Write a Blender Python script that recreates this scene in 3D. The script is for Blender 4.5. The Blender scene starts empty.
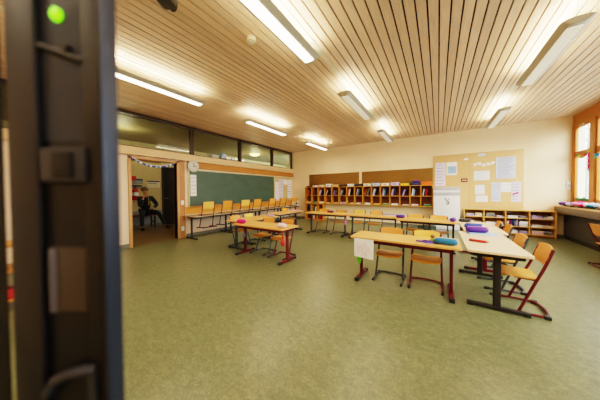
import bpy, bmesh, math, random
from mathutils import Vector, Matrix
random.seed(7)
PI = math.pi
sc = bpy.context.scene
COL = sc.collection

# ------------------------------------------------------------------ materials
def srgb(r, g, b):
    f = lambda c: (c/255/12.92) if c/255 <= .04045 else ((c/255+.055)/1.055)**2.4
    return (f(r), f(g), f(b))
MC = {}
def mat(name, col, rough=.5, metal=0., var=.12, scale=6., stretch=(1, 1, 1), emit=0., bump=0., objvar=0., spec=.5):
    """Principled material with procedural noise variation; col is sRGB 0-255."""
    if name in MC: return MC[name]
    m = bpy.data.materials.new(name); m.use_nodes = True
    nt = m.node_tree; N = nt.nodes; L = nt.links
    b = N['Principled BSDF']
    c = srgb(*col)
    tc = N.new('ShaderNodeTexCoord'); mp = N.new('ShaderNodeMapping'); mp.inputs['Scale'].default_value = stretch
    L.new(tc.outputs['Object'], mp.inputs['Vector'])
    nz = N.new('ShaderNodeTexNoise'); nz.inputs['Scale'].default_value = scale; nz.inputs['Detail'].default_value = 4
    L.new(mp.outputs[0], nz.inputs['Vector'])
    mr = N.new('ShaderNodeMapRange'); mr.inputs['From Min'].default_value = .3; mr.inputs['From Max'].default_value = .7
    mr.inputs['To Min'].default_value = 1-var; mr.inputs['To Max'].default_value = 1+var
    L.new(nz.outputs['Fac'], mr.inputs['Value'])
    hs = N.new('ShaderNodeHueSaturation'); hs.inputs['Color'].default_value = (*c, 1)
    L.new(mr.outputs[0], hs.inputs['Value'])
    if objvar:
        oi = N.new('ShaderNodeObjectInfo'); r2 = N.new('ShaderNodeMapRange')
        r2.inputs['To Min'].default_value = 1-objvar; r2.inputs['To Max'].default_value = 1+objvar*.6
        L.new(oi.outputs['Random'], r2.inputs['Value'])
        mu = N.new('ShaderNodeMath'); mu.operation = 'MULTIPLY'
        L.new(mr.outputs[0], mu.inputs[0]); L.new(r2.outputs[0], mu.inputs[1]); L.new(mu.outputs[0], hs.inputs['Value'])
    L.new(hs.outputs[0], b.inputs['Base Color'])
    b.inputs['Roughness'].default_value = rough; b.inputs['Metallic'].default_value = metal
    b.inputs['Specular IOR Level'].default_value = spec
    if emit:
        L.new(hs.outputs[0], b.inputs['Emission Color']); b.inputs['Emission Strength'].default_value = emit
    if bump:
        bp = N.new('ShaderNodeBump'); bp.inputs['Strength'].default_value = bump; bp.inputs['Distance'].default_value = .01
        L.new(nz.outputs['Fac'], bp.inputs['Height']); L.new(bp.outputs[0], b.inputs['Normal'])
    MC[name] = m
    return m

def ceiling_mat():
    m = mat('ceiling_slats', (226, 196, 168), .55, var=.10, scale=5, stretch=(9, .6, 9))
    nt = m.node_tree; N = nt.nodes; L = nt.links
    tc = N.new('ShaderNodeTexCoord'); sp = N.new('ShaderNodeSeparateXYZ'); L.new(tc.outputs['Object'], sp.inputs[0])
    d = N.new('ShaderNodeMath'); d.operation = 'DIVIDE'; d.inputs[1].default_value = .104; L.new(sp.outputs[0], d.inputs[0])
    fl = N.new('ShaderNodeMath'); fl.operation = 'FLOOR'; L.new(d.outputs[0], fl.inputs[0])
    wn = N.new('ShaderNodeTexWhiteNoise'); wn.noise_dimensions = '1D'; L.new(fl.outputs[0], wn.inputs['W'])
    mr = N.new('ShaderNodeMapRange'); mr.inputs['To Min'].default_value = .88; mr.inputs['To Max'].default_value = 1.08
    L.new(wn.outputs['Value'], mr.inputs['Value'])
    hs = [n for n in N if n.type == 'HUE_SAT'][0]; old = hs.inputs['Value'].links[0].from_socket
    mu = N.new('ShaderNodeMath'); mu.operation = 'MULTIPLY'; L.new(old, mu.inputs[0]); L.new(mr.outputs[0], mu.inputs[1])
    L.new(mu.outputs[0], hs.inputs['Value'])
    return m

def floor_mat():
    m = mat('linoleum', (168, 168, 122), .34, var=.0, scale=1.)
    nt = m.node_tree; N = nt.nodes; L = nt.links; b = N['Principled BSDF']
    tc = N.new('ShaderNodeTexCoord')
    mp = N.new('ShaderNodeMapping'); mp.inputs['Scale'].default_value = (1.0, 1.5, 1); mp.inputs['Rotation'].default_value = (0, 0, .5)
    L.new(tc.outputs['Object'], mp.inputs[0])
    n1 = N.new('ShaderNodeTexNoise'); n1.inputs['Scale'].default_value = 14; n1.inputs['Detail'].default_value = 8; n1.inputs['Roughness'].default_value = .75; n1.inputs['Distortion'].default_value = .8
    n2 = N.new('ShaderNodeTexNoise'); n2.inputs['Scale'].default_value = 60; n2.inputs['Detail'].default_value = 3
    L.new(mp.outputs[0], n1.inputs['Vector']); L.new(mp.outputs[0], n2.inputs['Vector'])
    mx = N.new('ShaderNodeMath'); mx.operation = 'MULTIPLY_ADD'; mx.inputs[1].default_value = .4
    L.new(n2.outputs['Fac'], mx.inputs[0]); 
    sc1 = N.new('ShaderNodeMath'); sc1.operation = 'MULTIPLY'; sc1.inputs[1].default_value = .6; L.new(n1.outputs['Fac'], sc1.inputs[0])
    L.new(sc1.outputs[0], mx.inputs[2])
    cr = N.new('ShaderNodeValToRGB'); e = cr.color_ramp.elements
    e[0].position = .34; e[0].color = (*srgb(82, 85, 59), 1)
    e[1].position = .66; e[1].color = (*srgb(133, 138, 104), 1)
    k = cr.color_ramp.elements.new(.5); k.color = (*srgb(107, 111, 79), 1)
    L.new(mx.outputs[0], cr.inputs[0]); L.new(cr.outputs[0], b.inputs['Base Color'])
    return m

def glass_mat():
    m = bpy.data.materials.new('window_glass'); m.use_nodes = True
    nt = m.node_tree; N = nt.nodes; L = nt.links
    N.remove(N['Principled BSDF']); out = [n for n in N if n.type == 'OUTPUT_MATERIAL'][0]
    tr = N.new('ShaderNodeBsdfTransparent'); gl = N.new('ShaderNodeBsdfGlossy'); gl.inputs['Roughness'].default_value = .02
    tr.inputs['Color'].default_value = (.93, .95, .93, 1)
    lw = N.new('ShaderNodeLayerWeight'); pw = N.new('ShaderNodeMath'); pw.operation = 'POWER'; pw.inputs[1].default_value = 5
    L.new(lw.outputs['Facing'], pw.inputs[0]); ma = N.new('ShaderNodeMath'); ma.operation = 'MULTIPLY_ADD'; ma.inputs[1].default_value = .7; ma.inputs[2].default_value = .03
    L.new(pw.outputs[0], ma.inputs[0]); lw.inputs['Blend'].default_value = .5
    mx = N.new('ShaderNodeMixShader')
    L.new(ma.outputs[0], mx.inputs[0]); L.new(tr.outputs[0], mx.inputs[1]); L.new(gl.outputs[0], mx.inputs[2]); L.new(mx.outputs[0], out.inputs['Surface'])
    return m

def emis_mat(name, col, s):
    m = bpy.data.materials.new(name); m.use_nodes = True
    b = m.node_tree.nodes['Principled BSDF']
    b.inputs['Base Color'].default_value = (*srgb(*col), 1); b.inputs['Emission Color'].default_value = (*srgb(*col), 1)
    b.inputs['Emission Strength'].default_value = s; b.inputs['Roughness'].default_value = .4
    return m

GLASS = glass_mat()
WOOD = mat('beech_plywood', (222, 150, 78), .42, var=.10, scale=5, stretch=(2, 9, 9), objvar=.14)
SEATW = mat('beech_seat', (214, 148, 62), .40, var=.10, scale=5, stretch=(9, 2, 9), objvar=.12)
TOPW = mat('desk_top_beech', (226, 166, 100), .36, var=.06, scale=4, stretch=(2, 10, 10), objvar=.05)
TOPP = mat('desk_top_pale', (222, 196, 164), .33, var=.05, scale=4, stretch=(10, 2, 10))
EDGE = mat('desk_edge', (150, 98, 48), .45, var=.1)
RED = mat('red_steel', (94, 15, 30), .38, var=.06, metal=.15)
GREY = mat('grey_steel', (66, 70, 76), .40, var=.06, metal=.25)
DARK = mat('dark_steel', (46, 42, 42), .42, var=.06, metal=.2)
CAP = mat('black_plastic', (34, 33, 34), .5)
SHELFW = mat('shelf_wood', (202, 138, 54), .48, var=.10, scale=4, stretch=(2, 2, 9))
SHELFB = mat('shelf_back_wood', (114, 66, 24), .6, var=.12, scale=4, stretch=(6, 2, 2))
LOWW = mat('low_shelf_wood', (212, 160, 86), .48, var=.08, scale=4, stretch=(2, 2, 9))
LOWB = mat('low_shelf_back', (140, 92, 44), .6, var=.1)
FRAMEW = mat('door_frame_wood', (192, 144, 96), .45, var=.10, scale=4, stretch=(9, 9, 1))
PALEW = mat('rail_wood', (226, 190, 148), .5, var=.07, scale=3, stretch=(9, 1, 9))
ORANGEW = mat('orange_wood', (180, 118, 48), .5, var=.10, scale=3, stretch=(9, 1, 9))
PANELW = mat('wall_panel_wood', (210, 142, 58), .5, var=.08, scale=3, stretch=(9, 1, 9))
WINW = mat('window_frame_wood', (176, 112, 40), .45, var=.10, scale=4, stretch=(9, 9, 1))
DKFRAME = mat('dark_window_frame', (66, 46, 34), .5, var=.1)
WALL = mat('cream_plaster', (240, 216, 182), .75, var=.03, scale=3, bump=.05)
WALLP = mat('pinkish_plaster', (236, 212, 190), .75, var=.03, scale=3)
WALLR = mat('window_wall_plaster', (236, 226, 206), .75, var=.03)
CORRW = mat('corridor_yellow', (206, 188, 136), .7, var=.04)
CORRF = mat('corridor_floor', (122, 100, 66), .3, var=.12, scale=5)
CORRC = mat('corridor_ceiling', (140, 132, 96), .6, var=.06, stretch=(1, 8, 1))
CHALK = mat('blackboard_green', (64, 88, 80), .5, var=.14, scale=2.5, stretch=(1, 1, 1.5))
BASEB = mat('grey_baseboard', (120, 118, 104), .5)
CORK = mat('brown_pinboard', (122, 86, 28), .8, var=.10, scale=30)
CORK2 = mat('tan_pinboard', (214, 174, 126), .8, var=.06, scale=30)
LAMPB = mat('lamp_housing', (196, 190, 176), .4, var=.03)
WHITE = mat('white_paper', (240, 238, 240), .7, var=.03)
BLUEW = mat('bluish_paper', (206, 214, 236), .7, var=.04)
LILAC = mat('lilac_paper', (222, 214, 234), .7, var=.04)
CREAMP = mat('cream_card', (236, 222, 190), .7, var=.04)
INK = mat('ink', (70, 66, 84), .7)
PINKINK = mat('pink_ink', (222, 120, 160), .7)
REDINK = mat('red_ink', (206, 60, 92), .7)
CABW = mat('white_laminate', (226, 228, 232), .4, var=.02)
CABG = mat('grey_laminate', (176, 178, 188), .45, var=.04)
BGREY = mat('sill_grey_wood', (108, 98, 88), .45, var=.14, scale=4, stretch=(6, 1, 6))
RADG = mat('radiator_panel', (76, 76, 72), .5, var=.06)
LAMPUP = emis_mat('lamp_tube', (255, 240, 210), 14)
LAMPDN = emis_mat('lamp_diffuser_bright', (255, 242, 218), 8.0)
LAMPDIM = emis_mat('lamp_louvre', (255, 242, 216), .55)
PALETTE = {
 'red': (190, 40, 44), 'blue': (30, 70, 165), 'dark blue': (34, 44, 84), 'white': (236, 234, 236), 'lilac': (188, 170, 212),
 'purple': (72, 30, 128), 'grey': (120, 122, 128), 'black': (34, 32, 34), 'yellow': (226, 190, 60), 'green': (70, 140, 80),
 'orange': (226, 104, 36), 'brown': (112, 74, 44), 'pink': (230, 130, 176), 'magenta': (214, 20, 120), 'teal': (30, 112, 158),
 'cream': (236, 222, 190), 'light blue': (150, 186, 222), 'maroon': (110, 32, 44), 'tan': (206, 166, 116), 'pale pink': (240, 206, 214)}
def pm(c): return mat(c.replace(' ', '_')+'_card', PALETTE[c], .55, var=.06)

# ------------------------------------------------------------------ mesh helpers
class MB:
    def __init__(s): s.bm = bmesh.new()
    def box(s, x0, x1, y0, y1, z0, z1, bev=0., M=None, seg=2):
        r = bmesh.ops.create_cube(s.bm, size=1)
        vs = r['verts']
        for v in vs:
            v.co = Vector(((x0+x1)/2+v.co.x*(x1-x0), (y0+y1)/2+v.co.y*(y1-y0), (z0+z1)/2+v.co.z*(z1-z0)))
        if bev:
            es = list({e for v in vs for e in v.link_edges})
            rr = bmesh.ops.bevel(s.bm, geom=es, offset=bev, segments=seg, affect='EDGES', profile=.6)
            vs = list({v for f in rr['faces'] for v in f.verts} | {v for v in vs if v.is_valid})
        if M: 
            for v in vs: v.co = M @ v.co
        return s
    def prism(s, pts, z0, z1, M=None):
        """polygon in xy extruded in z"""
        a = [s.bm.verts.new((p[0], p[1], z0)) for p in pts]; b = [s.bm.verts.new((p[0], p[1], z1)) for p in pts]
        n = len(pts)
        s.bm.faces.new(a[::-1]); s.bm.faces.new(b)
        for i in range(n): s.bm.faces.new((a[i], a[(i+1) % n], b[(i+1) % n], b[i]))
        if M:
            for v in a+b: v.co = M @ v.co
        return s
    def tube(s, pts, r, seg=8, closed=False, rad=None, flat=None):
        pts = [Vector(p) for p in pts]; n = len(pts)
        rings = []; up = None
        for i, p in enumerate(pts):
            if closed: t = (pts[(i+1) % n]-pts[i-1])
            else: t = pts[min(i+1, n-1)]-pts[max(i-1, 0)]
            t.normalize()
            if up is None:
                up = Vector((0, 0, 1)) if abs(t.z) < .9 else Vector((1, 0, 0))
            up = (up-t*up.dot(t)).normalized(); sd = t.cross(up)
            rr = rad[i] if rad else r
            fl = flat or 1
            rings.append([s.bm.verts.new(p+up*(math.cos(2*PI*k/seg)*rr*fl)+sd*(math.sin(2*PI*k/seg)*rr)) for k in range(seg)])
        m = n if closed else n-1
        for i in range(m):
            a, b = rings[i], rings[(i+1) % n]
            for k in range(seg): s.bm.faces.new((a[k], a[(k+1) % seg], b[(k+1) % seg], b[k]))
        if not closed:
            s.bm.faces.new(rings[0][::-1]); s.bm.faces.new(rings[-1])
        return s
    def lathe(s, prof, c=(0, 0, 0), seg=16, M=None):
        """prof: list of (r,z)"""
        vs = []
        rings = []
        for r, z in prof:
            if r < 1e-5: ring = [s.bm.verts.new((c[0], c[1], c[2]+z))]
            else: ring = [s.bm.verts.new((c[0]+r*math.cos(2*PI*k/seg), c[1]+r*math.sin(2*PI*k/seg), c[2]+z)) for k in range(seg)]
            rings.append(ring); vs += ring
        for a, b in zip(rings, rings[1:]):
            for k in range(seg):
                k2 = (k+1) % seg
                if len(a) == 1 and len(b) == 1: continue
                if len(a) == 1: s.bm.faces.new((a[0], b[k2], b[k]))
                elif len(b) == 1: s.bm.faces.new((a[k], a[k2], b[0]))
                else: s.bm.faces.new((a[k], a[k2], b[k2], b[k]))
        if len(rings[0]) > 1: s.bm.faces.new(rings[0][::-1])
        if len(rings[-1]) > 1: s.bm.faces.new(rings[-1])
        if M:
            for v in vs: v.co = M @ v.co
        return s
    def sheet(s, fn, nu, nv, off):
        """closed slab: fn(u,v) in 0..1 -> point; off(u,v) -> thickness vector"""
        A = [[s.bm.verts.new(fn(i/nu, j/nv)) for j in range(nv+1)] for i in range(nu+1)]
        B = [[s.bm.verts.new(Vector(fn(i/nu, j/nv))+Vector(off)) for j in range(nv+1)] for i in range(nu+1)]
        for i in range(nu):
            for j in range(nv):
                s.bm.faces.new((A[i][j], A[i+1][j], A[i+1][j+1], A[i][j+1]))
                s.bm.faces.new((B[i][j], B[i][j+1], B[i+1][j+1], B[i+1][j]))
        for i in range(nu):
            s.bm.faces.new((A[i][0], B[i][0], B[i+1][0], A[i+1][0])); s.bm.faces.new((A[i][nv], A[i+1][nv], B[i+1][nv], B[i][nv]))
        for j in range(nv):
            s.bm.faces.new((A[0][j], A[0][j+1], B[0][j+1], B[0][j])); s.bm.faces.new((A[nu][j], B[nu][j], B[nu][j+1], A[nu][j+1]))
        return s
    def blob(s, c, r, sq=(1, 1, 1), seg=10):
        rr = bmesh.ops.create_uvsphere(s.bm, u_segments=seg, v_segments=max(5, seg//2+1), radius=r)
        for v in rr['verts']: v.co = Vector((c[0]+v.co.x*sq[0], c[1]+v.co.y*sq[1], c[2]+v.co.z*sq[2]))
        return s
    def build(s, name, m, parent=None, loc=None, smooth=True):
        bmesh.ops.recalc_face_normals(s.bm, faces=s.bm.faces[:])
        me = bpy.data.meshes.new(name); s.bm.to_mesh(me); s.bm.free()
        me.materials.append(m)
        if smooth:
            for p in me.polygons: p.use_smooth = True
            try: me.set_sharp_from_angle(angle=math.radians(38))
            except Exception: pass
        o = bpy.data.objects.new(name, me); COL.objects.link(o)
        if parent: o.parent = parent
        if loc: o.location = loc
        return o

def tag(o, label, cat, group=None, kind=None):
    o['label'] = label; o['category'] = cat
    if group: o['group'] = group
    if kind: o['kind'] = kind
    return o
def thing(name, label, cat, loc=(0, 0, 0), rz=0., group=None):
    o = bpy.data.objects.new(name, None); COL.objects.link(o); o.empty_display_size = .1
    o.location = loc; o.rotation_euler = (0, 0, rz)
    return tag(o, label, cat, group)
def struct(name, mb, m, label=None, smooth=False):
    o = mb.build(name, m, smooth=smooth); o['kind'] = 'structure'
    if label: o['label'] = label
    return o
def copy_tree(o, parent=None):
    c = o.copy(); COL.objects.link(c); c.parent = parent
    for ch in list(o.children): copy_tree(ch, c)
    return c
def fillet(pts, r, n=4, closed=False):
    out = []; P = [Vector(p) for p in pts]; m = len(P)
    for i, p in enumerate(P):
        if not closed and i in (0, m-1): out.append(p); continue
        a = P[i-1]; b = P[(i+1) % m]
        da = (a-p); db = (b-p); ra = min(r, da.length*.49, db.length*.49)
        s0 = p+da.normalized()*ra; s1 = p+db.normalized()*ra
        for k in range(n+1):
            t = k/n; out.append((1-t)**2*s0+2*t*(1-t)*p+t*t*s1)
    return out
def rrect(x0, x1, y0, y1, r, n=4):
    return [(p.x, p.y) for p in fillet([(x0, y0, 0), (x1, y0, 0), (x1, y1, 0), (x0, y1, 0)], r, n, True)]
ORD = ['first', 'second', 'third', 'fourth', 'fifth', 'sixth', 'seventh', 'eighth', 'ninth', 'tenth', 'eleventh', 'twelfth', 'thirteenth', 'fourteenth', 'fifteenth']

# ------------------------------------------------------------------ room dimensions
XL, XR, YB, YF, ZC = -6.04, 2.94, 8.51, -2.3, 3.2
T = .14

# floor
mb = MB(); mb.box(XL-.02, XR+.2, YF-.2, YB+.2, -.1, 0); struct('floor', mb, floor_mat())
# ceiling: dark backing + slats in one mesh
mb = MB()
cm = ceiling_mat()
x = -59*.104
while x < XR:
    mb.box(x+.008, min(x+.104-.008, XR), YF, YB, ZC, ZC+.02); x += .104
ceil = struct('ceiling', mb, cm)
# slat x phase must follow the material's floor(x/.104)
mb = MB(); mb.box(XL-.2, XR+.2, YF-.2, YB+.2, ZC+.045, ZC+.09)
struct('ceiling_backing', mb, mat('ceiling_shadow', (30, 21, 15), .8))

# back wall
mb = MB(); mb.box(XL-.2, XR+.2, YB, YB+T, 0, ZC+.1); struct('wall_back', mb, WALL)
mb = MB(); mb.box(XL-.2, XR+.2, YF-T, YF, 0, ZC+.1); struct('wall_front', mb, WALL)
# left wall with door opening (y 1.95..2.985, z..2.09) and clerestory (z 2.37..3.2, y 1.65..8.5)
DY0, DY1, DZ = 1.955, 2.985, 2.10
mb = MB()
mb.box(XL-T, XL, YF, DY0, 0, 2.2); mb.box(XL-T, XL, DY1, YB, 0, 2.2); mb.box(XL-T, XL, DY0, DY1, DZ, 2.2)
mb.box(XL-T, XL, YF, YB, 2.2, 2.37)
struct('wall_left', mb, WALLP)
# right wall (windows) y openings
wins = [(7.70, 8.41), (6.80, 7.52), (5.2, 6.9), (3.3, 5.0), (1.4, 3.1)]
mb = MB()
mb.box(XR, XR+T, YF, YB, 0, .95); mb.box(XR, XR+T, YF, YB, 2.92, ZC+.1)
ys = [YB]+[v for w in wins for v in (w[1], w[0])]+[YF]
for i in range(0, len(ys), 2): mb.box(XR, XR+T, ys[i+1], ys[i], .95, 2.92)
struct('wall_right', mb, WALLR)
mb = MB(); mb.box(XR-.02, XR, YF, YB, 2.92, ZC-.002, .004); struct('trim_1', mb, WINW)
mb = MB(); mb.box(XR-.03, XR, 8.41, YB-.005, .9, 2.92, .004); struct('trim_2', mb, WINW)
mb = MB(); mb.box(XR-.05, XR, 7.525, 7.695, .9, 2.92, .006); struct('trim_3', mb, WINW)

# right windows
for i, (a, b) in enumerate(wins):
    w = thing('window_%d' % (5+i), 'wooden window with an upper and a lower pane beside the paper flowers' if i == 0 else 'wooden framed window further along the window wall', 'window', (XR, (a+b)/2, 0)); w['kind'] = 'structure'
    h = (b-a)/2; mb = MB()
    xs0, xs1 = -.02, .035
    for s0, s1 in ((.95, 1.06), (2.12, 2.25), (2.84, 2.92)): mb.box(xs0, xs1, -h, h, s0, s1, .006)
    mb.box(xs0, xs1, -h, -h+.04, .95, 2.92, .006); mb.box(xs0, xs1, h-.04, h, .95, 2.92, .006)
    if b-a > 1: mb.box(xs0, xs1, -.06, .06, .95, 2.92, .006)
    f = mb.build('window_frame', WINW, w)
    for s0, s1 in ((1.06, 2.12), (2.25, 2.84)):
        MB().box(.008, .012, -h+.04, h-.04, s0, s1).build('pane', GLASS, w)
    if i == 0:
        hb = MB().box(-.05, -.02, -.11, .11, 2.868, 2.888, .006).build('latch', mat('latch_metal', (190, 186, 176), .3, metal=.8), w)

# door frame
d = bpy.data.objects.new('door_1', None); COL.objects.link(d); d['kind'] = 'structure'; d['label'] = 'open doorway with a pale wooden frame leading to the corridor'
mb = MB()
mb.box(XL-T-.01, XL+.03, 1.89, 1.955, 0, 2.16, .005); mb.box(XL-T-.01, XL+.03, 2.985, 3.05, 0, 2.16, .005); mb.box(XL-T-.01, XL+.03, 1.89, 3.05, 2.095, 2.16, .005)
mb.build('door_frame', FRAMEW, d)
MB().box(XL, XL+.02, 3.052, 3.20, 0, 2.17, .003).build('side_panel', mat('jamb_panel', (178, 124, 80), .5, var=.1, scale=4, stretch=(9, 9, 1)), d)
mb = MB(); mb.box(XL, XL+.10, YF, YB-.002, 2.18, 2.37, .008); struct('trim_4', mb, PALEW)
mb = MB(); mb.box(XL, XL+.05, 3.27, YB-.002, 1.99, 2.18, .004); struct('trim_5', mb, ORANGEW)
mb = MB(); mb.box(XL, XL+.018, 3.22, 8.42, .655, .865, .003); struct('trim_6', mb, PANELW)
mb = MB(); mb.box(XL, XL+.015, 3.22, YB, 0, .10, .003); mb.box(XL, XL+.015, YF, 1.885, 0, .10, .003); struct('baseboard_left', mb, BASEB)
mb = MB(); mb.box(XL+.02, XR-.01, YB-.015, YB, 0, .09, .003); struct('baseboard_back', mb, BASEB)
# clerestory
ym = [-.2, 1.65, 3.446, 5.24, 7.02, 8.50]
for i in range(5):
    a, b = ym[i], ym[i+1]
    w = bpy.data.objects.new('window_%d' % (i+1) if i else 'window_0', None); COL.objects.link(w); w['kind'] = 'structure'
    mb = MB(); x0, x1 = XL-.09, XL+.01
    mb.box(x0, x1, a, b, 2.37, 2.40, .004); mb.box(x0, x1, a, b, 3.13, 3.198, .004)
    mb.box(x0, x1, a, a+.05, 2.37, 3.198, .004); mb.box(x0, x1, b-.05, b, 2.37, 3.198, .004)
    mb.build('window_frame', DKFRAME, w)
    MB().box(XL-.045, XL-.04, a+.05, b-.05, 2.40, 3.13).build('pane', GLASS, w)
mb = MB(); mb.box(XL-T, XL, YF, -.2, 2.37, ZC+.1); mb.box(XL-T, XL, YF, YB, 3.198, ZC+.1); struct('wall_left_top', mb, WALLP)

# ------------------------------------------------------------------ corridor
CX = -9.1
mb = MB(); mb.box(CX-.3, XL-.02, -1, 12, -.1, -.001); struct('floor_corridor', mb, CORRF)
mb = MB(); mb.box(CX-.1, CX, -1, 3.93, 0, 3.2); mb.box(CX-.1, CX, 5.1, 12, 0, 3.2); mb.box(CX-.1, CX, 3.93, 5.1, 2.3, 3.2); struct('wall_corridor', mb, CORRW)
mb = MB(); mb.box(CX-.1, XL-T-.005, -1, 12, 3.12, 3.2); struct('ceiling_corridor', mb, CORRC)
mb = MB(); mb.box(CX-.1, XL-T-.005, -1.1, -1, 0, 3.2); struct('wall_corridor_front', mb, CORRW)
mb = MB(); mb.box(CX-.1, XL-T-.005, 12, 12.1, 0, 3.2); struct('wall_corridor_end', mb, CORRW)
mb = MB(); mb.box(CX, CX+.012, -1, 3.92, 0, .12); struct('baseboard_corridor', mb, BASEB)
mb = MB(); mb.box(CX, CX+.008, 1.0, 3.90, .12, .62); struct('wall_corridor_dado', mb, mat('dado_grey', (150, 152, 148), .6))
d2 = bpy.data.objects.new('door_2', None); COL.objects.link(d2); d2['kind'] = 'structure'
MB().box(CX-.14, CX-.09, 3.99, 5.04, 0, 2.24, .004).build('door_leaf', mat('dark_door', (40, 32, 26), .4, var=.15), d2)
mb = MB(); mb.box(CX-.12, CX+.02, 3.93, 3.99, 0, 2.3, .004); mb.box(CX-.12, CX+.02, 5.04, 5.1, 0, 2.3, .004); mb.box(CX-.12, CX+.02, 3.93, 5.1, 2.24, 2.3, .004)
mb.build('door_frame', mat('dark_door_frame', (60, 46, 34), .5), d2)
MB().tube(fillet([(CX-.09, 4.06, 1.05), (CX-.04, 4.06, 1.05), (CX-.04, 4.18, 1.05)], .02), .009).build('door_handle', mat('latch_metal', (190, 186, 176)), d2)
mb = MB(); mb.box(CX, CX+.03, -.9, 3.9, 2.42, 2.78, .005); struct('trim_7', mb, mat('corridor_beam', (150, 108, 58), .5, var=.1, scale=3, stretch=(9, 1, 9)))
mb = MB(); mb.box(CX, CX+.04, 8.2, 11.6, 2.0, 2.96, .006)
nb = thing('corridor_panel', 'dark green panel on corridor wall seen through the last high window', 'notice board', (0, 0, 0))
mb.build('board_frame', mat('dark_panel', (56, 70, 60), .4, var=.1), nb)
MB().box(CX+.04, CX+.046, 8.3, 11.5, 2.62, 2.66).build('pale_line', mat('pale_strip', (170, 176, 160), .6), nb)  # dark green panel with a pale strip across it
cl = thing('ceiling_lamp', 'round glowing lamp on the corridor ceiling behind the high windows', 'lamp', (-7.35, 7.25, 3.12))
MB().lathe([(.12, 0), (.12, -.02), (.10, -.03)], seg=24).build('lamp_base', LAMPB, cl)
MB().lathe([(.24, -.02), (.235, -.05), (.18, -.09), (.09, -.115), (0, -.12)], seg=24).build('lamp_shade', emis_mat('corridor_glow', (255, 232, 150), 3), cl)
def light(name, kind, loc, energy, col, size=None, size_y=None, rot=None, radius=None):
    l = bpy.data.lights.new(name, kind); l.energy = energy; l.color = col
    if kind == 'AREA':
        l.shape = 'RECTANGLE'; l.size = size; l.size_y = size_y
    if radius: l.shadow_soft_size = radius
    o = bpy.data.objects.new(name, l); COL.objects.link(o); o.location = loc
    if rot: o.rotation_euler = rot
    o['kind'] = 'helper'
    return o
light('corridor_light', 'POINT', (-7.35, 7.25, 2.80), 22, (1, .86, .5), radius=.15)
cl2 = copy_tree(cl); cl2.location = (-7.35, 1.2, 3.12); cl2['label'] = 'round corridor ceiling lamp above the doorway, left of the other one'
light('corridor_light_near', 'POINT', (-7.35, 2.2, 2.80), 20, (1, .86, .52), radius=.15)

# ------------------------------------------------------------------ blackboard, clock, wall things on the left wall
bb = thing('blackboard', 'long green chalkboard on the left wall behind the hung chairs', 'blackboard')
MB().box(XL+.001, XL+.035, 3.32, 7.06, .885, 1.93).build('board_surface', CHALK, bb)
mb = MB(); mb.box(XL+.001, XL+.045, 3.29, 7.09, 1.93, 1.96, .003); mb.box(XL+.001, XL+.045, 3.29, 3.32, .87, 1.93, .003); mb.box(XL+.001, XL+.045, 7.06, 7.09, .87, 1.93, .003)
mb.build('board_frame', mat('board_frame_alu', (206, 196, 160), .4, metal=.3), bb)
MB().box(XL+.001, XL+.06, 3.32, 7.06, .866, .885, .003).build('chalk_tray', mat('chalk_tray_wood', (186, 140, 80), .5), bb)
MY = Matrix.Rotation(PI/2, 4, 'Y')
ck = thing('wall_clock', 'round white wall clock beside the doorway above the chalkboard', 'clock', (XL+.06, 3.415, 2.045))
MB().lathe([(.16, 0), (.165, .01), (.165, .035), (.15, .045)], seg=32, M=MY).build('rim', mat('clock_rim', (208, 206, 200), .35), ck)
MB().lathe([(.150, .036), (.150, .0365), (0, .0365)], seg=32, M=MY).build('clock_face', mat('clock_face', (240, 240, 238), .5), ck)
MB().box(.0475, .050, -.007, .007, -.02, .09).build('hand', INK, ck); 
MB().box(.0475, .050, -.006, .10, -.006, .006).build('hand', INK, ck)
for k in range(12):
    MB().box(.0468, .0475, -.004, .004, .115, .140, M=Matrix.Rotation(k*PI/6, 4, 'X')).build('hour_mark', INK, ck)
def paper(name, label, cat, plane, u0, u1, z0, z1, m, lines=0, lm=None, group=None, off=.004, heads=(), pat='lines', tilt=0.):
    """sheet on a wall: plane 'L' (x=XL+off, u=y), 'B' (y=YB-off, u=x)"""
    base = {'L': XL, 'B': YB}[plane]
    def bx(mb, a, b, c, e, o0, o1):
        if plane == 'L': mb.box(base+o0, base+o1, a, b, c, e)
        else: mb.box(a, b, base-o1, base-o0, c, e)
    mb = MB()
    # sheet with a slightly curled lower edge
    th = .002; W = u1-u0; H = z1-z0
    def fn(u, v):
        k = off+.012*max(0, .35-v)**1.5*(1+.5*math.sin(u*3+u0*9))
        du = u0+W*u; dz = z0+H*v+tilt*(u-.5)
        return (base+k, du, dz) if plane == 'L' else (du, base-k, dz)
    mb.sheet(fn, 4, 6, (-.0015, 0, 0) if plane == 'L' else (0, .0015, 0))
    o = mb.build(name, m)
    tag(o, label, cat, group)
    if lines:
        lb = MB(); rr = random.Random(hash(label) % 999 if False else len(label)*7+int(z0*100))
        if pat == 'lines':
            for k in range(lines):
                zz = z1-H*(k+.8)/(lines+.6); ww = W*(.55+.3*rr.random())
                bx(lb, u0+W*.1, u0+W*.1+ww, zz-H*.012, zz+H*.012, off+.0095, off+.011)
        else:
            for k in range(lines):
                cu = u0+W*(.15+.7*rr.random()); cz = z0+H*(.15+.7*rr.random()); s = min(W, H)*.12
                bx(lb, cu-s, cu+s*rr.random(), cz-s*.25, cz+s*.25, off+.0095, off+.011)
        lb.build('writing' if pat == 'lines' else 'drawing', lm or mat('faint_ink', (150, 152, 176), .7), o)
    return o
paper('poster', 'white paper sheets pinned on the chalkboard below the clock', 'poster', 'L', 3.34, 3.52, 1.18, 1.80, WHITE, 5, mat('faint_ink', (150, 152, 176)), off=.05)
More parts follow.
